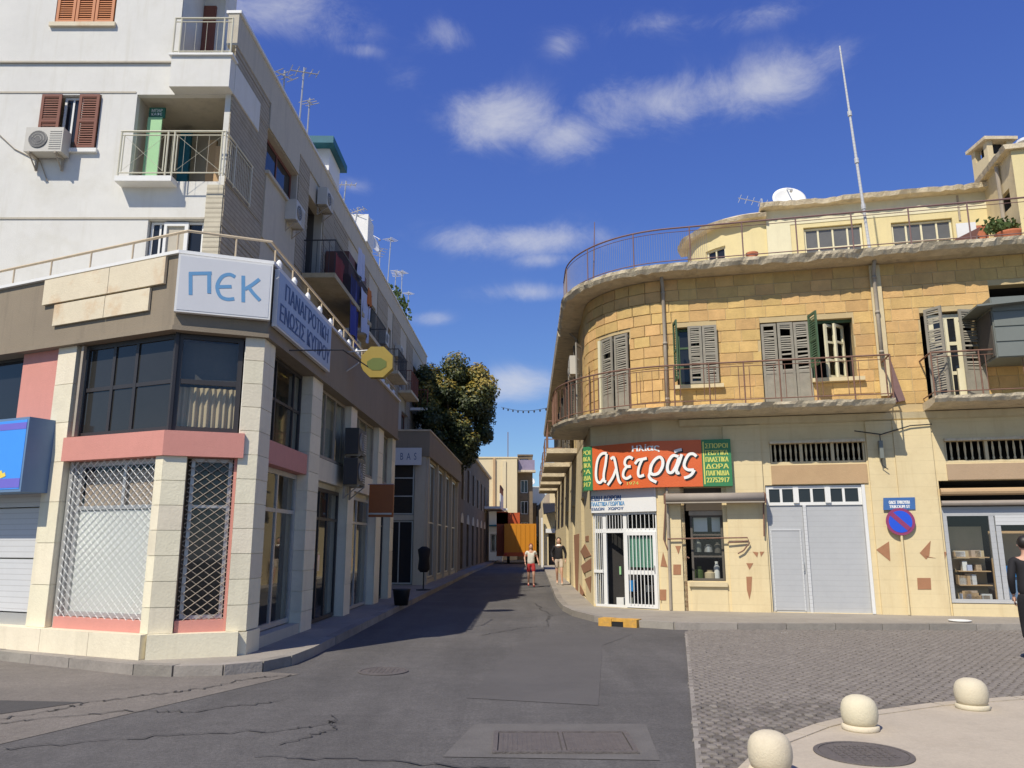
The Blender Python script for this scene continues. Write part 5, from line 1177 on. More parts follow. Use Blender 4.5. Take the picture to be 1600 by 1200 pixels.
# door D
h = oD
leaf(h[0] - .0, .38, 50, .42, h[2], h[3] - .05, M_shut, .0, .03, label='left leaf of the right hand balcony door, half folded'); leaf(h[1] - .42, .25, -18, .5, h[2], h[3] - .04, M_shut, .35, .15)
window(U, h[0] + .2, h[1] - .3, h[2], h[3] - .05, -.1, [h[0] + .5, h[0] + .56], 3, M_pentw, M_glassd, C_, .1)
q = MB(); U.box(q, h[0] + .62, h[1] - .35, .1, .16, h[2], h[2] + .75); q.build('door_leaf', M_pentw, C_)
for h in ops[5:9]:
    window(U, h[0], h[1], h[2], h[3], -.1, 2, 2, M_shutg, M_glassd, C_, .07)
    leaf(h[1] + .02, .03, 20, .5, h[2], h[3], M_room, broken=0); leaf(h[0] - .5, .2, -20, .5, h[2], h[3], M_room, broken=0)
# drain pipes
for (s, o, za, zb) in ((u_(1041), .07, zC0, zS1), (u_(905), .07, zC0, zS1), (u_(1377), .13, zC0, zS1 + .9)):
    q = MB(); q.tube([U.pt(s, o + .2, za), U.pt(s, o, za - .22), U.pt(s, o, (za + zb) / 2), U.pt(s, o, zb)], .045, 8)
    for z in (za - .4, (za + zb) / 2, zb + .3): q.tube([U.pt(s, o, z), U.pt(s, o, z + .06)], .058, 8)
    q.smooth = True; q.build('drain_pipe', M_pipe, C_)
s = g_(1046); q = MB(); q.tube([G.pt(s, .1, 3.3), G.pt(s, .1, 2.9), G.pt(s - .02, .08, .14)], .032, 8); q.build('drain_pipe', M_pipe, C_)
# --- railings
def ring(F, a, b, o, z0, z1, m, posts, bal, r=.017, diag=()):
    q = MB(); q.tube([F.pt(s, o, z1) for s in F.cuts(a, b, .5)], r * 1.25, 6); q.tube([F.pt(s, o, z0 + .1) for s in F.cuts(a, b, .5)], r * .8, 5); q.tube([F.pt(s, o, z1 - .1) for s in F.cuts(a, b, .5)], r * .55, 4)
    rr_ = q.build('railing', m, C_)
    for s in posts: q = MB(); q.tube([F.pt(s, o, z0 - .05), F.pt(s, o, z1)], r); q.build('rail_post', m, rr_)
    if bal:
        q = MB(); s = a + bal
        while s < b: q.tube([F.pt(s, o, z0 + .1), F.pt(s, o, z1 - .1)], .0045, 4); s += bal
        q.build('balusters', m, rr_, kind='stuff')
    return rr_
e1 = u_(1384, 640, ) - .02; n = 12
r1 = ring(U, -1.2, e1, .90, zS1, zS1 + .98, M_rust, [-1.2 + (e1 + 1.2) * k / n for k in range(n + 1)], 0)
q = MB()
for k in range(n):
    a = -1.2 + (e1 + 1.2) * k / n; b = -1.2 + (e1 + 1.2) * (k + 1) / n
    for s in (a + .12, b - .12): q.tube([U.pt(s, .90, zS1 + .1), U.pt(s, .90, zS1 + .88)], .009, 4)
for k in range(1, 22): s = -1.2 + (LA + 1.2) * k / 22; q.tube([U.pt(s, .90, zS1 + .1), U.pt(s, .90, zS1 + .88)], .007, 4)
q.build('rail_infill', M_rust, r1, kind='stuff')
q = MB(); q.tube([U.pt(e1, .90, zS1 + .98), U.pt(e1, .03, zS1 + .98)], .02); q.tube([U.pt(e1, .9, zS1 + .1), U.pt(e1, .03, zS1 + .1)], .013); q.tube([U.pt(e1, .45, zS1), U.pt(e1, .45, zS1 + .98)], .013); q.build('rail_return', M_rust, r1)
r2 = ring(U, sD0 + .15, LA + LM, .90, zS1, zS1 + .98, M_rust, [sD0 + .15 + .95 * k for k in range(9)], 0)
q = MB(); a = sD0 + .15; q.tube([U.pt(a, .90, zS1 + .98), U.pt(a, .03, zS1 + .98)], .02); q.tube([U.pt(a, .9, zS1 + .1), U.pt(a, .03, zS1 + .1)], .013)
for k in range(8):
    for d in (.12, .83): q.tube([U.pt(a + .95 * k + d, .9, zS1 + .1), U.pt(a + .95 * k + d, .9, zS1 + .88)], .009, 4)
q.build('rail_return', M_rust, r2, kind='stuff')
tp = [.0 - 1.0 + 1.25 * k for k in range(14)]
tr = ring(U, -1.0, LA + LM, .52, zC1, zC1 + .95, M_rustp, tp, 0)
q = MB(); s = -1.0
while s < LA + .9: q.tube([U.pt(s, .52, zC1 + .1), U.pt(s, .52, zC1 + .85)], .0038, 3); s += .05
q.build('wire_mesh', mat('wire_mesh_grey', (.24, .22, .24), .7, .1, 4), tr, kind='stuff')
# --- penthouse
OFF = -2.1
def offp(t, o): return tuple(U.pt(t, o, 0))[:2]
pcl = u_(1197, 350); 
def px_pent(u, v): return U.px(u, v, OFF)
sP0 = px_pent(1197, 350)[0]; sP1 = px_pent(1538, 300)[0]; zPT = px_pent(1197, 318)[1]; zPT2 = px_pent(1530, 296)[1]; zPT = (zPT + zPT2) / 2
PN = straight(offp(sP0, OFF), MA, sP1 - sP0)
def pp(u, v): return PN.px(u, v)
w1 = (pp(1257, 380)[0], pp(1350, 380)[0], zC1 + .3, pp(1303, 352)[1]); w2 = (pp(1394, 370)[0], pp(1491, 370)[0], zC1 + .35, pp(1440, 344)[1])
LP = sP1 - sP0
wall(PN, 0, LP, zC1, zPT - .12, [w1, w2], M_pent, C_, name='penthouse_wall', rd=.15, room=1.5)
q = MB(); PN.box(q, 0.001, LP, .002, .015, w1[3] + .12, zPT - .12); q.build('whitewash_band', M_pentw, C_); q = MB(); PN.box(q, .001, .62, .002, .02, zC1, w1[3] + .118); q.build('whitewash_band', M_pentw, C_)
mb = MB(); PN.sweep(mb, [(.30, zPT - .14), (.34, zPT - .02), (-4, zPT), (-4, zPT - .14), (.12, zPT - .16)], -.15, LP, .08, crumble(.09, 12.3, (0, 1), 5)); mb.build('penthouse_roof', M_slab, C_)
for h in (w1, w2):
    f = window(PN, h[0] + .01, h[1] - .01, h[2], h[3] - .02, -.08, [h[0] + (h[1] - h[0]) * t for t in (.25, .5, .75)], 1, M_pentw, mat('grey_pane', (.13, .13, .125), .25, .15, 2), C_, .05, zs=[h[2] + (h[3] - h[2]) * .58], mw=.045)
q = MB(); PN.box(q, 0, .03, -4, .0, zC1, zPT - .12); q.build('penthouse_wall', M_pentw, C_)
# curved penthouse corner
ccx, ccy = PN.pt(0, -2.05, 0)[:2]; rc_ = 2.0; am = math.atan2(dM[1], dM[0]) - math.pi / 2
CV = Path([('a', (ccx - dM[0] * .15, ccy - dM[1] * .15), rc_, am - R(100), am), ('l', (ccx - dM[0] * .15 - nL[0] * 0 + math.cos(am) * rc_, ccy - dM[1] * .15 + math.sin(am) * rc_), dM, .15)], 0)
zCV = zPT - .16
cw = (CV.S(1103, 400), CV.S(1134, 400), zC1 + .5, CV.Z(1118, 388))
wall(CV, 0, CV.s1, zC1, zCV - .2, [cw], M_pent, C_, name='curved_penthouse_wall', rd=.12, room=.8)
window(CV, cw[0] + .01, cw[1] - .01, cw[2], cw[3], -.06, 2, 1, M_pentw, M_glassd, C_, .05)
mb = MB(); CV.sweep(mb, [(.25, zCV - .22), (.30, zCV - .12), (.0, zCV + .02), (-1.95, zCV + .1), (-1.95, zCV - .2)], 0, CV.s1, .1, crumble(.08, 4.4, (0, 1), 5)); mb.build('curved_roof', M_slab, C_)
# wing coming forward at the far right
wx = PN.pt(LP, 0, 0); WG = Path([('l', (wx.x, wx.y), (-math.cos(R(MA)) * -1 * 0 + math.sin(R(MA + 90)), math.cos(R(MA + 90))), 3.4), ('l', (wx.x + math.sin(R(MA + 90)) * 1.9, wx.y + math.cos(R(MA + 90)) * 1.9), dM, 6)], 0)
WG = straight((wx.x, wx.y), MA + 90, 1.85); zWG = zPT
wgH = (WG.S(1562, 320), WG.S(1580, 320), WG.Z(1571, 332), WG.Z(1571, 300))
wall(WG, 0, 1.85, zC1, zPT + .05, [wgH], M_cream2, C_, name='penthouse_wing_wall', rd=.1, room=.5)
mb = MB(); WG.sweep(mb, [(.16, zPT + .05), (.2, zPT + .17), (-4, zPT + .2), (-4, zPT + .05)], -.3, 1.95, .1, crumble(.05, 2.2, (0, 1), 4)); mb.build('penthouse_roof', M_slab, C_)
e = WG.pt(1.85, 0, 0); W2 = straight((e.x, e.y), MA, 5); q = MB(); W2.box(q, 0, 5, -.1, 0, zC1, zPT + .05); q.build('penthouse_wall', M_pent, C_)
q = MB(); p = [WG.pt(1.1, .06, z) for z in (zPT, zPT - .4, zC1)]; q.tube(p, .05, 8); q.build('drain_pipe', M_pipe, C_)
q = MB(); PN.box(q, pp(1502, 350)[0] - .05, pp(1502, 350)[0] + .0, .0, .03, zPT - .9, zPT - .2); q.build('drain_pipe', M_pipe, C_)
# chimneys
t = thing('chimney', 'rendered chimney with an open slab topped cowl at the right roof corner', 'chimney', (0, 0, 0)); c = PN.pt(LP + .8, -1.3, 0); t.location = (c.x, c.y, zPT)
t.location = (c.x, c.y, zPT)
zc = U.Z(1557, 228, -3.4)
q = MB(); q.box(c.x - .36, c.x + .36, c.y - .36, c.y + .36, zPT - .1, zc - .42); q.build('stack', M_cream2, t)
for dx in (-.28, .28):
    for dy in (-.28, .28): q = MB(); q.box(c.x + dx - .08, c.x + dx + .08, c.y + dy - .08, c.y + dy + .08, zc - .42, zc - .02); q.build('cowl_post', M_cream2, t)
q = MB(); q.box(c.x - .46, c.x + .46, c.y - .46, c.y + .46, zc - .02, zc + .07); q.build('cap', M_slab, t); q = MB(); q.box(c.x - .18, c.x + .18, c.y - .18, c.y + .18, zc - .43, zc - .05); q.build('flue', M_black, t)
t = thing('roof_vent', 'small round grey vent at the right edge of the roof', 'roof vent', (0, 0, 0)); c = WG.pt(1.35, -.6, zPT + .2); t.location = c; q = MB(); q.lathe([(.22, 0), (.22, .2), (.3, .22), (.24, .32), (.02, .36)], c, 16); q.build('vent', M_roller, t)
# grey sheet metal enclosed balcony
t = thing('enclosed_balcony', 'grey sheet metal box enclosing the upper balcony at the right edge', 'balcony enclosure', (0, 0, 0))
zb0, zb1 = U.Z(1590, 557, 1.05), U.Z(1590, 462, 1.05); sb = U.S(1553, 520, 1.05); t.location = U.pt(sb + .5, .5, zb0)
q = MB(); U.box(q, sb, sb + 4, 1.02, 1.05, zb0, zb1); U.box(q, sb, sb + .03, .05, 1.02, zb0, zb1); U.box(q, sb + .03, sb + 4, .05, 1.02, zb0, zb0 + .03); q.build('casing', M_boxm, t)
for k in range(4):
    q = MB(); h_ = (zb1 - zb0) / 4; U.box(q, sb + .02, sb + 4, 1.052, 1.075, zb0 + h_ * k + .015, zb0 + h_ * (k + 1) - .015); q.build('sheet', M_boxm, t)
q = MB(); U.box(q, sb - .34, sb + 4, .03, 1.3, zb1, zb1 + .04); q.v = [(x, y, z - (.25 if (k % 8) in (0, 3, 4, 7) else 0)) for k, (x, y, z) in enumerate(q.v)]; q.build('roof_sheet', M_boxm, t)
q = MB(); U.box(q, sb - .02, sb, .06, 1.0, zb0 + .05, zb1 - .3); q.build('side_panel', M_room, t)
# terrace clutter
t = thing('lean_to', 'white panel and red brown boards stacked on the terrace beside the right hand windows', 'boards', (0, 0, 0)); t.location = PN.pt(pp(1510, 380)[0], .8, zC1)
a, b = U.S(1497, 380, -.6), U.S(1528, 380, -.6); q = MB(); U.box(q, a, b, -.62, -.58, zC1, U.Z(1515, 348, -.6)); q.build('white_panel', M_white2, t)
a2 = U.S(1528, 380, -.6); q = MB(); U.box(q, a2 + .003, U.S(1546, 380, -.6), -.62, -.58, zC1, U.Z(1535, 352, -.6)); q.build('red_board', M_terra, t)
q = MB(); c0 = U.S(1474, 385, -.3); q.hexa([U.pt(c0, -.3, zC1 + .15), U.pt(c0 + .65, -.3, zC1 + .2), U.pt(c0 + .65, -.5, zC1 + .2), U.pt(c0, -.5, zC1 + .15), U.pt(c0 + .1, -.3, zC1 + .3), U.pt(c0 + .85, -.3, zC1 + .65), U.pt(c0 + .85, -.5, zC1 + .65), U.pt(c0 + .1, -.5, zC1 + .3)]); q.build('dark_red_seat', M_brownbox, t)
t = thing('terracotta_planter', 'large terracotta planter with a green bush on the terrace at the right edge', 'planter', (0, 0, 0)); c = U.pt(U.S(1578, 375, -.5), -.5, zC1); t.location = c
q = MB(); q.lathe([(.16, 0), (.21, .15), (.29, .46), (.31, .50), (.27, .50)], c, 20); q.smooth = True; q.build('pot', M_terra, t)
q = MB()
for k in range(260):
    p = c + Vector((rp_.gauss(0, .2) - .15, rp_.gauss(0, .13), .55 + abs(rp_.gauss(0, .13)))); a = Vector((rp_.uniform(-1, 1), rp_.uniform(-1, 1), rp_.uniform(-.5, 1))).normalized() * .07; b_ = a.cross(Vector((.3, 1, .5))).normalized() * .035; q.quad(p - a, p - b_, p + a, p + b_)
q.build('foliage', M_plant, t, kind='stuff')
t = thing('flower_pot', 'small brown pot on the terrace edge near the curved penthouse corner', 'pot', (0, 0, 0)); c = U.pt(U.S(1176, 412, .2), .2, zC1); t.location = c; q = MB(); q.lathe([(.09, 0), (.13, .2), (.15, .2), (.15, .25)], c, 14); q.build('pot', M_terra, t)
# dish, antennas, masts on the right roof
c = PN.pt(pp(1236, 310)[0], -.5, zPT - .05); dish(tuple(c), .46, 185, 25, 'white satellite dish on the yellow penthouse roof', .08)
c = PN.pt(.0, -.6, zPT - .05)
t = thing('roof_antenna', 'thin television antenna beside the dish on the penthouse roof', 'antenna', tuple(c)); q = MB(); q.tube([c, c + Vector((0, 0, .55))], .015); q.tube([c + Vector((-.65, .1, .62)), c + Vector((.2, 0, .38))], .011)
for k in range(5): p = c + Vector((-.6 + k * .18, .1 - k * .02, .6 - k * .05)); q.tube([p - Vector((.05, 0, .12)), p + Vector((.05, 0, .12))], .008, 4)
q.build('aerial', M_alu, t)
def mast(p0, u0, v0, o, label, r=.03, u1=None, m=M_pipe, joints=()):
    p0 = Vector(p0); r_ = ray(u0, v0); tt = (p0.y + o) / r_[1]; p1 = Vector((r_[0] * tt, r_[1] * tt, EYE + r_[2] * tt)); t = thing('antenna_mast', label, 'mast', p0)
    q = MB(); q.tube([p0, (p0 + p1) / 2, p1], [r, r * .85, r * .5], 8); q.build('pole', m, t); q = MB()
    for k in joints: a = p0 + (p1 - p0) * k; q.tube([a, a + (p1 - p0).normalized() * .12], r * 1.35, 8)
    if joints: q.build('joint', m, t)
c = U.pt(U.S(1360, 400, .35), .35, zC1); mast(c, 1312, 72, -.2, 'very tall leaning mast rising from the terrace railing', .038, joints=(.2, .42, .65), m=M_roller)
c = U.pt(U.S(927, 436, .3), .3, zC1); mast(c, 929, 347, 0, 'thin upright pole on the rounded roof corner', .02, m=M_rustp)
c = U.pt(U.S(915, 436, .1), .1, zC1)
# --- the big orange sign: flat boards on the two wall faces
t = thing('shop_sign', 'large orange red shop sign with white Greek script between green end panels', 'sign', (3.5, 18.6, 3.6))
GS = offset_path(G, .2, 0, 0, 0)
def gs(u, v, o=.0): return GS.px(u, v, o)
sL0, sL1, sR1, sR2 = GS.S(911, 735), GS.S(926, 735), GS.S(1097, 725), GS.S(1143, 722)
zlo, zhi = GS.Z(1097, 760), GS.Z(1097, 687)
for nm, a, b, m in (('orange_panel', sL1, sR1, M_redsign), ('green_panel', sR1 + .004, sR2, M_greensign), ('green_panel', sL0 - .25, sL1 - .004, M_greensign)):
    q = MB(); GS.sweep(q, [(0, zlo), (0, zhi), (-.14, zhi), (-.14, zlo)], a, b); q.build(nm, m, t)
q = MB(); GS.sweep(q, [(.004, zlo + .05), (.004, zhi - .05), (.002, zhi - .05), (.002, zlo + .05)], sR1 + .03, sR1 + .06); q.build('yellow_edge', M_yelp, t)
def cs(L): return [gs(920 + x * .15, 680 + y * .15) for x, y in L]
SC = [[(125, 205), (98, 250), (82, 330), (78, 420), (92, 480), (125, 492), (165, 440)], [(120, 210), (150, 190), (190, 190)], [(190, 195), (178, 300), (160, 400), (162, 470), (185, 485)],
      [(232, 250), (262, 232), (280, 290), (296, 380), (315, 470), (340, 505)], [(288, 350), (262, 420), (235, 470), (200, 520)],
      [(462, 245), (425, 228), (388, 250), (378, 295), (400, 325), (440, 325)], [(400, 328), (370, 370), (362, 425), (395, 452), (445, 425)],
      [(485, 300), (515, 262), (560, 252), (608, 240)], [(560, 255), (532, 320), (518, 385), (530, 430), (580, 415)],
      [(640, 400), (650, 320), (690, 255), (740, 228), (770, 265), (765, 330), (725, 395), (670, 410), (642, 385)], [(640, 395), (632, 430), (655, 465), (705, 490)],
      [(935, 225), (880, 212), (838, 260), (818, 330), (830, 385), (870, 385), (910, 320), (940, 230)], [(968, 200), (942, 280), (915, 350), (920, 395), (945, 390)], [(890, 172), (930, 158), (968, 150)],
      [(1122, 222), (1085, 195), (1040, 205), (1002, 270), (995, 325), (1030, 360), (1095, 362)], [(1100, 362), (1070, 410), (1030, 435), (992, 445)]]
SC = [cs(L) for L in SC]
strokes(GS, SC, .088, .006, M_black, t, 'lettering_shadow', off=(.028, -.022)); strokes(GS, SC, .070, .016, M_letter, t)
a, b = gs(988, 700), gs(1030, 697); v_ = text(GS, 'Ηλίας', a[0], b[0], a[1] - .12, a[1] + .06, .007, M_letter, t, z0b=b[1] - .14, z1b=b[1] + .06, bold=.01)
a, b = gs(980, 757), gs(998, 756); text(GS, '1974', a[0], b[0], a[1] - .02, a[1] + .06, .007, M_yelp, t)
rows_ = ['ΣΠΟΡΟΙ', 'ΓΕΩΡΓΙΚΑ', 'ΠΛΑΣΤΙΚΑ', 'ΔΩΡΑ', 'ΠΑΙΓΝΙΔΙΑ', '22752917']; hh = (zhi - zlo - .14) / 6
for k, w in enumerate(rows_):
    z = zhi - .08 - hh * (k + 1); text(GS, w, sR1 + .09, sR2 - .07, z + .03, z + hh - .015, .005, M_yelp, t, bold=.006)
    text(GS, w, sL0 - .16, sL1 - .06, z + .03, z + hh - .015, .005, M_yelp, t, bold=.006)
# street name plate, no parking sign
def wallpoly(pts, m, name, th=.012, o=.0, parent=None, F=G): q = MB(); F.poly(q, [F.px(x, y, o) for x, y in pts], o, th); return q.build(name, m, parent)
o_ = .082
t = thing('street_name_sign', 'blue street name plate on the cream wall above the no parking sign', 'street sign', G.pt(g_(1405), .1, 3))
wallpoly([(1380, 797), (1380, 778), (1429, 777), (1430, 796)], M_streets, 'plate', .02, o_, t)
s0, z0 = G.px(1390, 794, .11); s1, z1 = G.px(1421, 782, .11); h = (z1 - z0)
text(G, 'ΟΔΟΣ ΤΡΙΚΟΥΠΗ', s0, s1, z0 + h * .55, z1, .105, M_letter, t, bold=.004); text(G, 'TRIKOUPI ST', s0, s1, z0, z0 + h * .4, .105, M_letter, t, bold=.004)
t = thing('no_parking_sign', 'round blue and red no parking sign on a short cream post', 'traffic sign', G.pt(g_(1407), .1, 2.6))
cs_, cz_ = G.px(1407, 815, .16); rad = .30
def disc(r, o, m, name, a0=0, a1=360, th=.004, inner=0):
    n = 40; out = [(cs_ + r * math.cos(R(a0 + (a1 - a0) * k / n)), cz_ + r * math.sin(R(a0 + (a1 - a0) * k / n))) for k in range(n + (0 if a1 - a0 == 360 else 1))]; q = MB()
    G.poly(q, out, o, th); return q.build(name, m, t)
disc(rad, .15, M_nosr, 'plate', th=.012); disc(rad * .80, .163, M_nosb, 'blue_disc')
q = MB(); w = .035; d = rad * .8 * .7071; G.poly(q, [(cs_ - d - w, cz_ + d - w), (cs_ + d - w, cz_ - d - w), (cs_ + d + w, cz_ - d + w), (cs_ - d + w, cz_ + d + w)], .168, .002); q.build('red_bar', M_nosr, t)
q = MB(); c = G.pt(cs_, .13, 0); q.tube([(c.x, c.y, .14), (c.x, c.y, cz_ + .1)], .028, 8); q.build('post', M_cream, t)
# brown repair patches on the cream wall
for pts, o in (([(1369, 859), (1389, 846), (1391, 877)], .05), ([(1437, 864), (1454, 845), (1452, 868), (1447, 874), (1441, 868)], .08), ([(1443, 868), (1462, 872), (1450, 871)], .08), ([(1466, 864), (1479, 862), (1474, 885)], .0), ([(1433, 903), (1454, 903), (1455, 921), (1434, 921)], .08),
               ([(1036, 862), (1043, 886), (1032, 885)], .05), ([(1052, 882), (1064, 882), (1064, 898), (1052, 898)], .05), ([(1055, 853), (1064, 853), (1060, 866)], .05), ([(1031, 921), (1041, 921), (1041, 938), (1031, 938)], .05), ([(1166, 901), (1175, 901), (1174, 922), (1171, 937), (1167, 922)], .05),
               ([(1176, 862), (1185, 863), (1183, 871)], .05), ([(1187, 862), (1194, 862), (1189, 870)], .05), ([(1166, 880), (1177, 880), (1171, 890)], .05), ([(1183, 880), (1189, 884), (1186, 882)], .05)):
    wallpoly(pts, M_patchb, 'brown_patch', .006, o + .002, C_)
# patches on the narrow side wall
FG = lambda pts: wallpoly(pts, M_patchb, 'brown_patch', .01, .002, C_)
for pts in ([(897, 836), (905, 834), (905, 850), (903, 935), (900, 936)], [(907, 862), (914, 850), (924, 868), (914, 872)], [(908, 884), (924, 872), (924, 890), (912, 896)], [(914, 905), (924, 900), (923, 926)], [(906, 912), (913, 926), (907, 938)], [(915, 838), (920, 837), (920, 846), (915, 846)]):
    try: FG(pts)
    except ValueError: pass
# hoods / small balconies along the side street
for k in range(5):
    a = -4.5 - k * 4.6; q = MB(); U.sweep(q, [(1.0, zS0 + .0), (1.0, zS0 + .16), (0, zS0 + .16), (0, zS0)], a - 2.9, a, .3, crumble(.04, k, (0, 1), 4)); q.build('side_balcony_slab', M_slab, C_)
    q = MB(); q.tube([U.pt(a, .02, 5.7), U.pt(a, .95, 5.7), U.pt(a - 2.9, .95, 5.7), U.pt(a - 2.9, .02, 5.7)], .02)
    for j in range(12): q.tube([U.pt(a - j * .26, .95, 4.78), U.pt(a - j * .26, .95, 5.7)], .008, 4)
    q.build('side_railing', M_rust, C_)
put_ac(U, -1.6, 6.6, 'air conditioner on the dark side street wall of the sandstone building', .05)
q = MB(); q.tube([G.pt(g_(1350), .12, 4.2), G.pt(g_(1392), .13, 4.1), G.pt(g_(1440), .13, 4.28), G.pt(g_(1475), .12, 4.3)], .014, 5); q.tube([G.pt(g_(1390), .13, 4.11), G.pt(g_(1389), .13, 3.4), G.pt(g_(1398), .13, 3.3)], .011, 5); tag(q.build('cable', M_cable), 'dark cable sagging under the balcony above the street name plate', 'cable')
q = MB(); G.box(q, g_(1386), g_(1392), .09, .22, 3.55, 3.95); tag(q.build('junction_box', M_boxm), 'small dark junction box below the gap between the balconies', 'junction box')

# ============================================================ the far end of the street
def simple_block(name, label, cat, x0, x1, y0, y1, h, m, wins=(), base_z=0):
    t = thing(name, label, cat, ((x0 + x1) / 2, y0, 0)); F = Path([('l', (x0, y0), (1, 0), x1 - x0), ('l', (x1, y0), (0, 1), y1 - y0)], 0)
    wall(F, 0, F.s1, base_z, h, list(wins), m, t, rd=.2, room=.6)
    q = MB(); q.box(x0 + .01, x1 - .01, y0 + .01, y1, h - .25, h - .02); q.box(x0, x0 + .05, y0 + .05, y1, 0, h); q.box(x0, x1, y1, y1 + .1, 0, h); q.build('roof', M_slab, t)
    q = MB(); F.sweep(q, [(.12, h), (.12, h + .15), (-.15, h + .15), (-.15, h)], 0, F.s1); q.build('parapet', m, t); return t, F
q = lambda u, v, Y: (lambda r: (r[0] * Y / r[1], EYE + r[2] * Y / r[1]))(ray(u, v))
X0, _ = q(757, 800, 84); X1, H1 = q(808, 716, 84)
t, F = simple_block('apartment_block', 'sunlit cream apartment block closing the far end of the street', 'building', X0 - 2, X1, 84, 95, H1, M_farc, [(9.0, 9.9, 6.5, 8), (7.2, 8.2, 2.9 + 1, 5.2)])
b_ = MB(); F.box(b_, F.segs[0][1] - 2.6, F.segs[0][1] - 2.35, .002, .25, 3.4, H1); b_.build('pilaster', M_tanpanel, t)
b_ = MB(); F.box(b_, F.segs[0][1] - 1.6, F.segs[0][1] - 1.2, .002, .15, 3.4, H1 - .3); b_.build('pilaster', M_farc, t)
X2, H2 = q(832, 708, 86)
t, F = simple_block('apartment_tower', 'narrow block with shade put into its dark wall colour and a glazed top balcony, behind the cream block', 'building', X1 + .05, X2, 86, 96, H2 - .3, M_oldwall, [(.3, 1.2, 2.5 + k * 2.3, 4 + k * 2.3) for k in range(4)])  # dark wall colour paints the shade on the cream block's side
b_ = MB(); b_.box(X1 + .1, X2 + .3, 84.6, 86, H2 - 2.2, H2 - 2.0); b_.build('balcony_slab', M_slab, t)
b_ = MB(); b_.box(X1 + .15, X2 + .2, 84.7, 84.8, H2 - 2.0, H2 - .9); b_.build('balcony_glazing', mat('violet_glazing', (.26, .22, .30), .4, .2, 1), t)
for k in range(4): window(F, .35, 1.15, 2.55 + k * 2.3, 3.95 + k * 2.3, -.1, 2, 1, M_white2, M_glassd, t, .06); 
b_ = MB(); b_.tube([(X1 - 1, 85, H1), (X1 - 1, 85, H1 + 3)], .05); tag(b_.build('antenna_pole', M_rustp), 'thin pole on the roof of the far cream block', 'antenna')
Xa, _ = q(757, 800, 76); Xb, Hb = q(785, 795, 76)
t, F = simple_block('white_shop', 'small white shop with dark window below the cream block', 'building', Xa - .8, Xb, 76, 83, Hb, M_farw, [(1.4, 2.3, .9, 2.6)])
b_ = MB(); b_.box(Xa - .8, Xb + .5, 74.8, 76, Hb - .2, Hb); b_.build('canopy', M_white2, t); window(F, 1.45, 2.25, .95, 2.55, -.1, 2, 1, M_white2, M_glassd, t)
b_ = MB(); b_.box(Xa + .3, Xa + 1.4, 75.3, 76, 3.3, 3.45); b_.build('dark_awning', M_teal, t)
Xc, _ = q(820, 800, 98); Xd, Hd = q(850, 762, 98)
t, F = simple_block('white_house', 'bright white house at the very end of the street', 'building', Xc, Xd + .2, 98, 106, Hd, M_farw, [(1, 1.8, 5, 6.4)])
c_ = ((Xc + Xd) / 2 - .5, 99, Hd); dish(c_, .6, 160, 30, 'tiny satellite dish on the far white house', .5)
Xe, _ = q(824, 800, 88); Xf, Hf = q(838, 788, 88); simple_block('grey_shed', 'narrow grey shed in shadow beside the orange truck', 'shed', Xe, Xf, 88, 97, Hf, M_oldwall)
Xg, _ = q(848, 800, 58); Xh, Hh = q(882, 790, 58)
t, F = simple_block('yellow_shop', 'yellow shop with a dark awning on the right at the end of the street', 'shop', Xg, Xh + 3, 58, 66, Hh, M_cream, [(.4, 2.0, .14, 2.4)])
b_ = MB(); b_.hexa([(Xg, 56.6, Hh - .7), (Xh + .2, 56.6, Hh - .35), (Xh + .2, 57.98, Hh + .1), (Xg, 57.98, Hh + .1), (Xg, 56.6, Hh - .62), (Xh + .2, 56.6, Hh - .27), (Xh + .2, 57.98, Hh + .2), (Xg, 57.98, Hh + .2)]); b_.build('dark_awning', M_black, t)
b_ = MB(); b_.box(Xg + .2, Xg + 2.2, 57.8, 57.95, 2.45, 2.75); b_.build('white_fascia', M_white2, t)
b_ = MB(); b_.box(Xg - .15, Xg - .02, 57.5, 57.7, 0, Hh - .9); b_.build('white_post', M_white2, t)
# closing blocks so that no bare horizon shows at the far ends
simple_block('terrace_house', 'plain terrace house behind the yellow shop on the right', 'building', 3.2, 12, 66.5, 110, 6.2, M_cream2)
simple_block('low_house', 'low pale house behind the trees on the left', 'building', -25, -8.2, 80, 100, 7.0, M_farc)
# orange truck
u0, _ = q(788, 850, 68); u1, _ = q(838, 850, 68); _, zt = q(800, 822, 68)
t = thing('box_truck', 'orange box truck parked across the far end of the street', 'truck', ((u0 + u1) / 2, 68, 0))
b_ = MB(); b_.box(u0, u1 - .0, 68, 73, .75, zt + .2); b_.build('cargo_box', M_truck, t)
for k in range(7):
    b_ = MB(); x = u0 + (u1 - u0) * (k + .5) / 7; b_.box(x - .03, x + .03, 67.96, 67.99, .9, zt + .1); b_.build('rib', M_truck, t)
b_ = MB(); b_.box(u0 - .05, u1 + .05, 67.93, 67.999, .62, .95); b_.build('bumper', M_truckr, t)
b_ = MB(); b_.box(u0 - .7, u0 + .3, 69.5, 73, .6, zt + 1.3); b_.box(u0 - .7, u1 - 1.4, 69.5, 73, zt + .22, zt + 1.2); b_.build('red_load', M_truckr, t)
for x in (u0 + .35, u1 - .35):
    b_ = MB(); b_.lathe([(.42, -.12), (.45, -.08), (.45, .08), (.42, .12)], (0, 0, 0), 18); b_.v = [(x + c, 68.5 + a, .45 + b) for a, b, c in b_.v]; w_ = b_.build('wheel', M_black, t)
for x in (u0 + .12, u1 - .12): b_ = MB(); b_.box(x - .08, x + .08, 67.9, 67.93, .7, .85); b_.build('tail_light', M_redcl, t)
# green bush beside the truck
t = thing('bush', 'dark green bush behind the woman on the right near the truck', 'bush', (1.0, 66, 0)); b_ = MB()
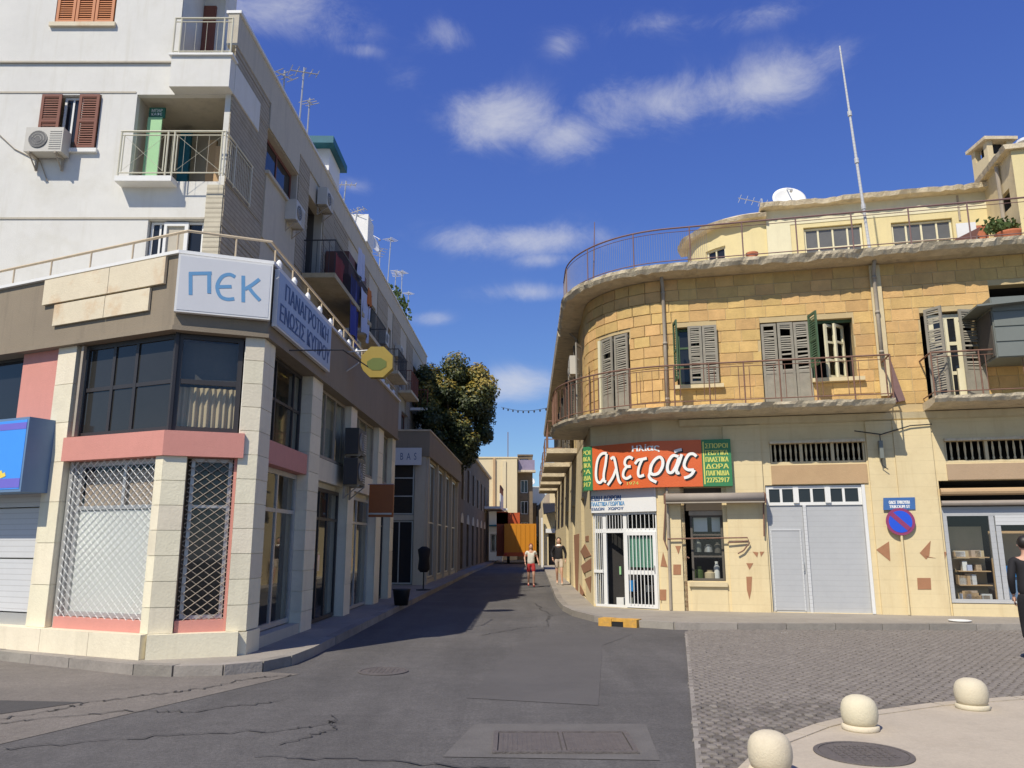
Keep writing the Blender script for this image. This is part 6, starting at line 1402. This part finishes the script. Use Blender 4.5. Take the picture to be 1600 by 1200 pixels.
# ------------------------------------------------------------ trees
def tree(name, label, x, y, zc, rx, ry, rz, n, seed, trunk_r=.22, clumps=26, mats=M_leaf, group=None):
    r_ = random.Random(seed); t = thing(name, label, 'tree', (x, y, 0), group)
    b = MB(); b.tube([(x, y, 0), (x + .1, y, zc * .25), (x - .05, y + .1, zc * .55), (x, y, zc * .8)], [trunk_r * 1.3, trunk_r, trunk_r * .8, trunk_r * .5], 10); b.build('trunk', M_bark, t)
    cl_ = []
    for k in range(clumps):
        while True:
            v = Vector((r_.uniform(-1, 1), r_.uniform(-1, 1), r_.uniform(-1, 1)))
            if .25 < v.length < 1: break
        cl_.append((Vector((x + v.x * rx * .82, y + v.y * ry * .82, zc + v.z * rz * .82)), r_.uniform(.55, 1.0) * min(rx, rz) * .42, r_.random()))
    b = MB()
    for c, rr_, _ in cl_[:14]: m_ = Vector((x, y, zc * .7)).lerp(c, .5) + Vector((r_.uniform(-.2, .2),) * 3); b.tube([(x, y, zc * .55), m_, c], [trunk_r * .4, trunk_r * .25, .03], 6)
    b.build('limbs', M_bark, t)
    bs = [MB() for _ in mats]
    for c, rr_, tone in cl_:
        for k in range(n // clumps):
            d = Vector((r_.gauss(0, 1), r_.gauss(0, 1), r_.gauss(0, .85))).normalized() * (rr_ * r_.uniform(.45, 1.08)); p = c + d; nrm = (d.normalized() + Vector((r_.uniform(-.8, .8), r_.uniform(-.8, .8), r_.uniform(-.5, .9)))).normalized()
            a = nrm.orthogonal().normalized(); a.rotate(Matrix.Rotation(r_.uniform(0, 6.28), 3, nrm)); e = nrm.cross(a); L = r_.uniform(.07, .13); W = L * .5
            gold = (d.z / rr_) * .45 + tone * .55 + r_.uniform(-.25, .25) + (p.z - zc) / rz * .18  # per-clump tone plus height: lit tops and shaded undersides put into leaf colour
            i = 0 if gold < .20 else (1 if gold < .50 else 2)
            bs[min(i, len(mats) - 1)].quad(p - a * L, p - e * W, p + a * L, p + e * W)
    for i, (b, m) in enumerate(zip(bs, mats)): b.build('crown', m, t, kind='stuff', label=['dark leaves, shade put into their colour', 'green leaves', 'golden brown leaves, sunlight put into their colour'][i])
    return t
xx, zz_ = q(716, 645, 44)
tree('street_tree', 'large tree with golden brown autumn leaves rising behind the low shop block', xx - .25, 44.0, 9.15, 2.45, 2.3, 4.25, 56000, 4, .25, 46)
tree('street_tree', 'dark green tree far down the left side behind the old house', -7.0, 76, 8, 3, 3, 3, 9000, 5, .25, 20)
bpy.data.objects.remove(bpy.data.objects['bush'])
def bush(x, y, h, r, label):
    r_ = random.Random(3); t = thing('bush', label, 'bush', (x, y, 0)); b = MB()
    for k in range(1500):
        p = Vector((x + r_.gauss(0, r * .5), y + r_.gauss(0, r * .5), abs(r_.gauss(h * .5, h * .28)))); a = Vector((r_.uniform(-1, 1), r_.uniform(-1, 1), r_.uniform(-1, 1))).normalized() * .12; e = a.orthogonal().normalized() * .06; b.quad(p - a, p - e, p + a, p + e)
    b.build('foliage', M_leaf[0], t, kind='stuff')
bush(2.1, 70, 2.2, .8, 'dark green bush between the orange truck and the yellow shop')
# bunting cable across the street
p0 = Vector((-2.9, 50, 13.0 - 3.0)); r_ = ray(783, 636); p0 = Vector((r_[0] * 48, r_[1] * 48, EYE + r_[2] * 48)); r2_ = ray(868, 634); p1 = Vector((r2_[0] * 40, r2_[1] * 40, EYE + r2_[2] * 40)); pts = []
for k in range(21): s = k / 20; p = p0.lerp(p1, s); p.z -= .25 * math.sin(math.pi * s); pts.append(p)
t = thing('string_lights', 'dark cable of small lamps strung high across the street', 'string lights', p0); b = MB(); b.tube(pts, .012, 4); b.build('cable', M_cable, t)
for k in range(1, 20, 2): b = MB(); b.lathe([(.02, 0), (.05, -.06), (.03, -.13), (.005, -.14)], pts[k], 8); b.build('lamp', M_cable, t)

# ------------------------------------------------------------ people
def skin_mesh(name, verts, edges, radii, m, parent, sub=2, root=0):
    me = bpy.data.meshes.new(name); me.from_pydata(verts, edges, []); o = bpy.data.objects.new(name, me); col.objects.link(o)
    md = o.modifiers.new('skin', 'SKIN'); md.use_smooth_shade = True
    for i, r in enumerate(radii): v = me.skin_vertices[0].data[i]; v.radius = (r, r) if not isinstance(r, tuple) else r; v.use_root = (i == root)
    s = o.modifiers.new('sub', 'SUBSURF'); s.levels = s.render_levels = sub
    bpy.context.view_layer.update(); dg = bpy.context.evaluated_depsgraph_get(); nm = bpy.data.meshes.new_from_object(o.evaluated_get(dg)); bpy.data.objects.remove(o)
    nm.materials.clear(); nm.materials.append(m); nm.name = name; o = link(name, nm, parent)
    return o
def chain(name, pts, radii, m, parent, sub=1): return skin_mesh(name, pts, [(i, i + 1) for i in range(len(pts) - 1)], radii, m, parent, sub)
def person(label, x, y, z, face, h, top, bottom, hair, J, sleeves=.5, legs='shorts', hairlen=.0, fem=True, shoes=M_khaki, collar=None, cat='person'):
    """J: joints in metres for a 1.70 m figure facing -Y (x to its left hand = +x)"""
    t = thing('person', label, cat, (x, y, z)); k = h / 1.70
    P = dict(pel=(0, 0, .93), waist=(0, 0, 1.08), chest=(0, -.01, 1.28), neck=(0, 0, 1.42), nk2=(0, -.01, 1.49), head=(0, -.015, 1.58), top=(0, -.005, 1.66),
             hl=(.09, 0, .90), hr=(-.09, 0, .90), kl=(.10, -.02, .50), kr=(-.10, -.02, .50), al=(.10, .02, .09), ar=(-.10, .02, .09), fl=(.11, -.13, .035), fr=(-.11, -.13, .035),
             sl=(.165, 0, 1.385), sr=(-.165, 0, 1.385), el=(.22, .02, 1.12), er=(-.22, .02, 1.12), wl=(.23, -.05, .88), wr=(-.23, -.05, .88))
    P.update(J); 
    def g(n): return tuple(c * k for c in P[n])
    names = ['pel', 'waist', 'chest', 'neck', 'nk2', 'head', 'top', 'hl', 'kl', 'al', 'fl', 'hr', 'kr', 'ar', 'fr', 'sl', 'el', 'wl', 'sr', 'er', 'wr']
    rad = dict(pel=(.135, .10), waist=(.105, .08), chest=(.13, .095), neck=.055, nk2=.05, head=.082, top=.06, hl=.085, hr=.085, kl=.055, kr=.055, al=.036, ar=.036, fl=.032, fr=.032, sl=.05, sr=.05, el=.036, er=.036, wl=.026, wr=.026)
    E = [('pel', 'waist'), ('waist', 'chest'), ('chest', 'neck'), ('neck', 'nk2'), ('nk2', 'head'), ('head', 'top'), ('pel', 'hl'), ('hl', 'kl'), ('kl', 'al'), ('al', 'fl'), ('pel', 'hr'), ('hr', 'kr'), ('kr', 'ar'), ('ar', 'fr'), ('chest', 'sl'), ('sl', 'el'), ('el', 'wl'), ('chest', 'sr'), ('sr', 'er'), ('er', 'wr')]
    sc = lambda r, f=1.0: tuple(a * k * f for a in r) if isinstance(r, tuple) else r * k * f
    body = skin_mesh('body', [g(n) for n in names], [(names.index(a), names.index(b)) for a, b in E], [sc(rad[n]) for n in names], M_skin, t)
    hd = Vector(g('head'))
    # face: nose, eyes, ears, mouth
    chain('nose', [hd + Vector((0, -.075 * k, .01 * k)), hd + Vector((0, -.102 * k, -.015 * k))], [.010 * k, .014 * k], M_skin, body)
    for s in (-1, 1):
        chain('ear', [hd + Vector((s * .080 * k, .005, .015 * k)), hd + Vector((s * .086 * k, .008, -.02 * k))], [.012 * k, .009 * k], M_skin, body)
        b = MB(); b.lathe([(.012 * k, -.004), (.012 * k, .004)], hd + Vector((s * .03 * k, -.078 * k, .018 * k)), 8); b.build('eye', M_black, body)
        w = Vector(g('wl' if s > 0 else 'wr')); e_ = Vector(g('el' if s > 0 else 'er')); d = (w - e_).normalized(); sd_ = d.cross(Vector((0, 1, 0))).normalized(); f = d.cross(sd_)
        chain('palm', [w, w + d * .05 * k, w + d * .085 * k], [(.022 * k, .022 * k), (.030 * k, .018 * k), (.034 * k, .015 * k)], M_skin, body)
        for i in range(4):
            L = [.066, .078, .072, .055][i] * k; o0 = w + d * .085 * k + f * ((i - 1.5) * .018 * k); chain('finger', [o0 - d * .02 * k, o0 + d * L * .5, o0 + d * L * .85 + sd_ * (-s * .022 * k)], [.0095 * k, .0085 * k, .0065 * k], M_skin, body)
        chain('thumb', [w + d * .02 * k, w + d * .05 * k - f * .035 * k, w + d * .085 * k - f * .045 * k], [.012 * k, .0105 * k, .008 * k], M_skin, body)
    b = MB(); b.box(hd.x - .022 * k, hd.x + .022 * k, hd.y - .083 * k, hd.y - .07 * k, hd.z - .042 * k, hd.z - .034 * k); b.build('mouth', M_redcl, body)
    # hair
    def ball(name, c, r, m, par, cut=None, n=16):
        b = MB(); vs = []; fs = []
        for i in range(n + 1):
            for j in range(n):
                th = math.pi * i / n; ph = 2 * math.pi * j / n; wv = 1 + .05 * math.sin(ph * 7 + th * 5) * (m is not M_skin); vs.append((c[0] + r[0] * wv * math.sin(th) * math.cos(ph), c[1] + r[1] * wv * math.sin(th) * math.sin(ph), c[2] + r[2] * math.cos(th)))
        for i in range(n):
            for j in range(n): fs.append((i * n + j, i * n + (j + 1) % n, (i + 1) * n + (j + 1) % n, (i + 1) * n + j))
        b.add(vs, fs); b.smooth = True; return b.build(name, m, par)
    ball('head', hd + Vector((0, -.012 * k, -.005 * k)), (.074 * k, .085 * k, .108 * k), M_skin, body)
    hr = ball('hair', hd + Vector((0, .022 * k, .036 * k)), (.088 * k, .094 * k, .096 * k), hair, t)
    if hairlen: ball('hair_length', hd + Vector((0, .06 * k, -.06 * k - hairlen * .3)), (.088 * k, .048 * k, .07 * k + hairlen * .5), hair, hr)
    # clothes
    lerp = lambda a, b, f: tuple(Vector(g(a)).lerp(Vector(g(b)), f))
    tv = [tuple(Vector(g('pel')) + Vector((0, 0, -.09 * k))), g('waist'), g('chest'), lerp('chest', 'neck', .78), g('sl'), lerp('sl', 'el', sleeves), g('sr'), lerp('sr', 'er', sleeves)]; te = [(0, 1), (1, 2), (2, 3), (2, 4), (4, 5), (2, 6), (6, 7)]
    tr_ = [(.196, .140), (.145, .118), (.148, .115), .066, .064, .052, .064, .052]
    if sleeves > .95: tv += [lerp('el', 'wl', .9), lerp('er', 'wr', .9)]; te += [(5, 8), (7, 9)]; tr_ += [.036, .036]
    skin_mesh('shirt', tv, te, [sc(r) for r in tr_], top, t)
    ln = {'shorts': .42, 'trousers': .97, 'knee': .75}[legs]; f2 = max(0, (ln - .5) * 2); 
    bv = [tuple(Vector(g('pel')) + Vector((0, 0, .10 * k))), g('pel'), g('hl'), lerp('hl', 'kl', min(1, ln * 2) if legs == 'shorts' else 1), g('hr'), lerp('hr', 'kr', min(1, ln * 2) if legs == 'shorts' else 1)]
    be = [(0, 1), (1, 2), (2, 3), (1, 4), (4, 5)]; br = [(.178, .122), (.178, .125), .100, .082 if legs == 'shorts' else .07, .100, .082 if legs == 'shorts' else .07]
    if legs != 'shorts': bv += [lerp('kl', 'al', f2), lerp('kr', 'ar', f2)]; be += [(3, 6), (5, 7)]; br += [.058, .058]
    skin_mesh('shorts' if legs == 'shorts' else 'trousers', bv, be, [sc(r) for r in br], bottom, t, root=1)
    for s in 'lr': a, f = Vector(g('a' + s)), Vector(g('f' + s)); chain('shoe', [a + Vector((0, .03 * k, -.045 * k)), a.lerp(f, .5) + Vector((0, 0, -.03 * k)), f + Vector((0, -.03 * k, .0))], [.040 * k, .042 * k, .036 * k], shoes, t)
    if collar: b = MB(); c = Vector(g('neck')); b.lathe([(.10 * k, -.035 * k), (.11 * k, -.03 * k), (.062 * k, .03 * k), (.055 * k, .03 * k)], c + Vector((0, -.02 * k, 0)), 16); b.smooth = True; b.build('collar', collar, t)
    t.rotation_euler = (0, 0, R(face)); 
    # meshes above were built in local metres of the figure
    return t
# builders above use world-offset meshes only through MB.build; shift those back to local space
_base = base
def base(o):
    r = o
    while r is not None and r.parent is not None: r = r.parent
    return Vector((0, 0, 0)) if r is not None and r.name.startswith('person') else _base(o)
gx, gy = gnd(828, 917)
person('woman with auburn hair in white printed top and tiny red shorts walking in the street', .745, 31.2, .004, 3, 1.66, M_tee, M_redcl, M_hairr,
       dict(kl=(.10, -.10, .50), al=(.10, -.02, .10), fl=(.11, -.16, .05), kr=(-.09, .06, .49), ar=(-.09, .24, .16), fr=(-.09, .16, .06), el=(.26, .06, 1.14), er=(-.26, .0, 1.14), wl=(.30, -.06, .93), wr=(-.24, -.14, .95)), .55, 'shorts', .18, shoes=M_redcl)
person('woman with dark hair in black top with white collar and khaki shorts beside the wall', 1.78, 30.2, .134, -6, 1.76, M_blackcl, M_khaki, M_hairb,
       dict(kl=(.10, -.12, .51), al=(.11, -.10, .10), fl=(.12, -.24, .05), kr=(-.08, .03, .49), ar=(-.08, .20, .14), fr=(-.08, .12, .05), el=(.25, .05, 1.12), er=(-.27, .05, 1.14), wl=(.24, -.04, .90), wr=(-.22, -.12, .94)), 1.0, 'shorts', .10, collar=M_letter)
gx, gy = gnd(1604, 1045)
person('person in black top and black shorts walking out of the right edge', 7.27, 11.25, .02, 150, 1.74, M_blackcl, M_blackcl, M_hairb,
       dict(kl=(.10, -.06, .52), al=(.10, .0, .09), fl=(.11, -.14, .035), kr=(-.10, .10, .50), ar=(-.10, .26, .13), fr=(-.10, .18, .05), el=(.21, .08, 1.12), er=(-.21, .05, 1.12), wl=(.20, -.02, .89), wr=(-.20, -.06, .89)), 1.0, 'knee', .0, fem=False, shoes=M_white2)
base = _base
